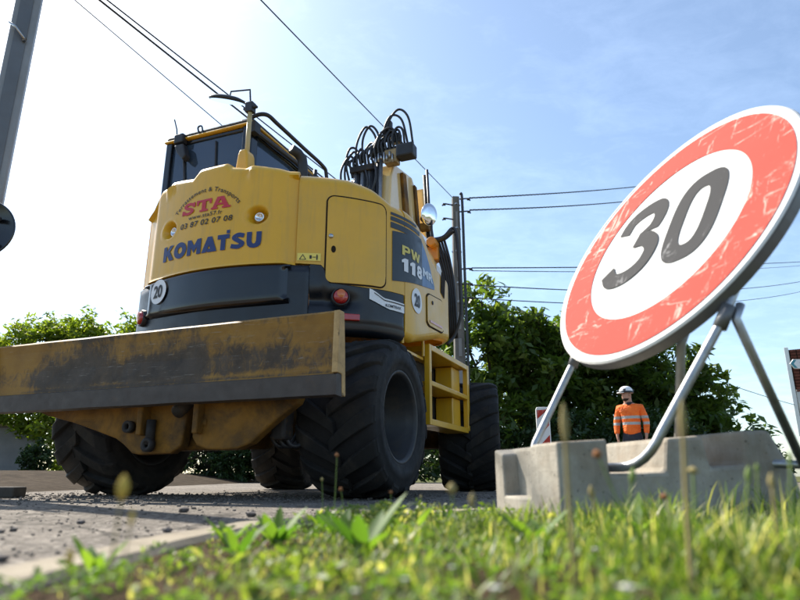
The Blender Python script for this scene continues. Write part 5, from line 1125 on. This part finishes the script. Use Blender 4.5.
# low clover-like ground cover: small round leaves
def cover(n, seed):
    g = np.random.default_rng(seed); cs = []
    while len(cs) < n:
        x, y = regA(g)
        if inside(x, y) and kdist(x, y) > .1 and mn.noise(Vector((x*3+9, y*3, 2))) > -.15: cs.append((x, y, vz(x, y)+VZ+.012+.012*g.random()))
    return cs
o = leaves_mesh('ground_cover', cover(1300, 41), 7, .018, .0065, M['weed'], None, 42); tag(o, kind='stuff')
gcl = np.random.default_rng(77); cc = []
for (mx_, my_, sx_, sy_, hz_, n_) in ((-.05, 1.62, .07, .09, .050, 75), (.04, 1.85, .09, .07, .045, 60), (-.20, .92, .07, .06, .014, 20), (-.10, .74, .10, .06, .012, 34), (.12, 1.40, .12, .12, .040, 60)):
    for k in range(n_):
        x, y = mx_+gcl.normal()*sx_, my_+gcl.normal()*sy_
        if inside(x, y) and kdist(x, y) > .105: cc.append((x, y, vz(x, y)+.006+hz_*gcl.random()))
o = leaves_mesh('low_weeds', cc, 8, .018, .0085, M['grass'], None, 78); tag(o, kind='stuff')
def leaf_geo(L_, w, lift, droop, n=7):
    V = []; F = []
    for i in range(n+1):
        t = i/n; ww = w*math.sin(pi*min(1, t*.92+.08))**.8*(1 if t < .96 else .3)+.0008; x = L_*t; z = L_*(lift*t-droop*t*t)
        V += [(x, -ww, z+.15*ww), (x, 0, z-.12*ww), (x, ww, z+.15*ww)]
    for i in range(n): F += [(3*i, 3*i+3, 3*i+4, 3*i+1), (3*i+1, 3*i+4, 3*i+5, 3*i+2)]
    return V, F
def weed(x, y, s, n, label, seed, up=.9):
    g = random.Random(seed); r_ = thing('broadleaf_weed', label, 'weed', (x, y, vz(x, y)+VZ-.004), 0, 'broad leaved weeds in the verge'); s *= 1.02
    for k in range(n):
        V, F = leaf_geo(s*g.uniform(.75, 1.1), s*g.uniform(.13, .2), up*g.uniform(.7, 1.3), g.uniform(.1, .45))
        a = 2*pi*k/n+g.uniform(-.3, .3); o = link('leaf', V, F, M['weed'], r_, True); o.rotation_euler = (0, 0, a)
        at = o.data.attributes.new('tint', 'FLOAT', 'FACE'); at.data.foreach_set('value', [g.random()]*len(F))
WD = [(-.34, 1.30, .05, 9, 'leafy weed beside the kerb, leftmost of the weeds'), (-.24, 1.28, .062, 9, 'broad leaved weed with upright pale leaf near the kerb'), (-.06, 1.05, .075, 9, 'large leaved dock plant in the middle of the verge'),
      (-.19, 1.62, .055, 8, 'weed with pointed leaves under the thin stalks'), (.24, 1.18, .075, 9, 'bright green weed before the left corner of the concrete block'), (.12, 1.6, .05, 7, 'small bright weed near the kerb bend'),
      (-.05, 1.75, .06, 8, 'pale green weed in shade edge by the kerb bend'), (.46, 1.3, .065, 8, 'dark shaded weed at the foot of the concrete block'), (.9, 1.35, .07, 9, 'weed below the right end of the concrete block'), (-.42, .92, .045, 8, 'small weed at the lower left corner by the kerb'), (-.27, 1.10, .05, 8, 'weed in bare soil below the two kerb side weeds'), (-.13, 1.42, .06, 9, 'leafy weed directly below the tallest brown headed stalk'), (.02, 1.35, .055, 8, 'crowded weed between the dock plant and the kerb bend')]
for i, (x, y, s, n, lb_) in enumerate(WD): weed(x, y, s, n, lb_, 50+i, 1.1)
def stalk(path, r0, head_l, head_r, label, mt='stalk', hm='seed', curl=0):
    b = Vector(path[0]); root = thing('grass_stalk', label, 'grass stalk', tuple(b), 0, 'tall flowering stalks in the verge')
    pts = arc([Vector(p)-b for p in path], 6); MB().tube(pts, 0, 6, rr=[r0*(1-.4*i/len(pts)) for i in range(len(pts))]).build('stem', M[mt], root, True)
    d = (pts[-1]-pts[-2]).normalized(); p0_ = pts[-1]-d*head_l*.3; ns = 7
    MB().tube([p0_+d*head_l*k/ns for k in range(ns+1)], 0, 8, rr=[head_r*math.sin(pi*(k+.35)/(ns+.7)) for k in range(ns+1)]).build('seed_head', M[hm], root, True)
def ray(px, py, Y):     # place on the verge at distance Y
    f = 615.5; p = .279; X = (px-400)/f; U = (300-py)/f; dy = math.cos(p)-U*math.sin(p); dz_ = math.sin(p)+U*math.cos(p); t = Y/dy
    return (X*t, Y, .144+dz_*t)
STK = [((337, 456), 1.62, (333, 520), .0014, .012, .0055, 'thin upright stalk with round brown head, tallest by the right tyre', 'stalkg', 'seed'),
       ((322, 480), 1.70, (324, 515), .0013, .010, .004, 'short pale stalk just left of the tallest one', 'stalkg', 'stalk'),
       ((341, 490), 1.60, (349, 515), .0013, .011, .005, 'short bent stalk with brown head under the tallest one', 'stalkg', 'seed'),
       ((391, 493), 1.60, (391, 520), .0013, .010, .005, 'short upright stalk with brown head before the right tyre', 'stalkg', 'seed'),
       ((421, 497), 1.5, (420, 522), .0012, .006, .003, 'small thin stalk near the kerb bend', 'stalkg', 'stalk'),
       ((565, 434), .72, (573, 545), .0030, .050, .0048, 'tall blurred straw coloured stem before the concrete block corner', 'stalk', 'stalk'),
       ((683, 430), .70, (686, 540), .0034, .050, .0044, 'thick blurred straw stem before the middle of the block', 'stalk', 'stalk'),
       ((598, 456), .85, (657, 520), .0016, .013, .0065, 'slanting stalk with brown head crossing the block notch', 'stalkg', 'seed'),
       ((693, 472), .85, (694, 530), .0022, .010, .0075, 'pale button headed stalk before the block', 'stalkg', 'stalk'),
       ((122, 493), .60, (104, 545), .0016, .024, .0060, 'blurred yellow grass head over the road at left', 'stalk', 'seedy'),
       ((131, 522), .60, (110, 560), .0010, .016, .0030, 'faint yellow grass wisp beside the blurred grass head', 'stalk', 'seedy'),
       ((452, 491), .80, (458, 560), .0010, .014, .0060, 'pale blurred flower head over the shaded road', 'stalkg', 'stalk'),
       ((472, 503), .80, (466, 560), .0010, .018, .0040, 'lower pale blurred flower head right of its neighbour', 'stalkg', 'stalk'),
       ((664, 498), 1.0, (664, 530), .0014, .010, .0060, 'brown ball head low before the block middle', 'stalkg', 'seed'),
       ((632, 480), .9, (617, 535), .0022, .026, .0048, 'green grass ear leaning right before the block notch', 'stalkg', 'stalkg'),
       ((592, 495), .95, (604, 540), .0018, .020, .0048, 'brown grass ear beside the block corner shade', 'stalk', 'stalk'),
       ((748, 478), .8, (735, 540), .0024, .022, .0040, 'green grass ear leaning before the right recess of the block', 'stalkg', 'stalkg'),
       ((757, 470), .8, (757, 540), .0018, .012, .0030, 'upright green blade before the right end of the block', 'stalkg', 'stalkg'),
       ((790, 462), .8, (786, 540), .0020, .02, .0030, 'curved green stalk at the right picture edge', 'stalkg', 'stalkg'),
       ((772, 485), .75, (779, 545), .0024, .02, .0040, 'pale straw ear near the right picture edge', 'stalk', 'stalk'),
       ((70, 560), .62, (72, 590), .0012, .014, .0040, 'small straw wisp over the kerb at left', 'stalk', 'seedy')]
for h, Y, b, r0, hl, hr, lb_, mt, hm in STK:
    A = Vector(ray(*b, Y)); Bp = Vector(ray(*h, Y)); A.z = vz(A.x, A.y)+VZ-.005 if inside(A.x, A.y) else A.z
    midp = A.lerp(Bp, .5)+Vector(((Bp.x-A.x)*.08, .004, 0)); stalk([A, midp, Bp], r0, hl, hr, lb_, mt, hm)
def flower(x, y, z, r_, label):
    root = thing('white_flower', label, 'flower', (x, y, z), 0, 'white flowers in the grass')
    for k in range(9):
        a = 2*pi*k/9; V = [(0, 0, 0), (r_*.6*math.cos(a-.3), r_*.6*math.sin(a-.3), r_*.35), (r_*math.cos(a), r_*math.sin(a), r_*.3), (r_*.6*math.cos(a+.3), r_*.6*math.sin(a+.3), r_*.35)]
        link('petal', V, [(0, 1, 2, 3)], M['petal'], root)
    MB().lathe([(0, r_*.5), (r_*.3, r_*.35), (r_*.35, 0.0), (0, -r_*.1)], 10, 'z').build('flower_head', M['petal'], root, True); MB().tube([(0, 0, 0), (.002, 0, -z*.9)], .0009, 5).build('stem', M['stalkg'], root)
for px, py, Y, r_, lb_ in ((495, 590, .56, .008, 'blurred white flower at the bottom middle of the grass'), (626, 590, .52, .009, 'pinkish white blurred flower at the bottom right of centre'), (405, 580, .62, .005, 'small white flower left of the bottom middle one'),
                           (452, 568, .7, .005, 'tiny white flower in mid verge'), (355, 592, .6, .005, 'tiny white flower at the bottom left of centre'), (595, 550, .8, .006, 'white flower in the grass below the block'), (300, 590, .62, .004, 'white speck of a flower near the lower left grass')):
    x, y, z = ray(px, py, Y); flower(x, y, max(z, .02), r_, lb_)
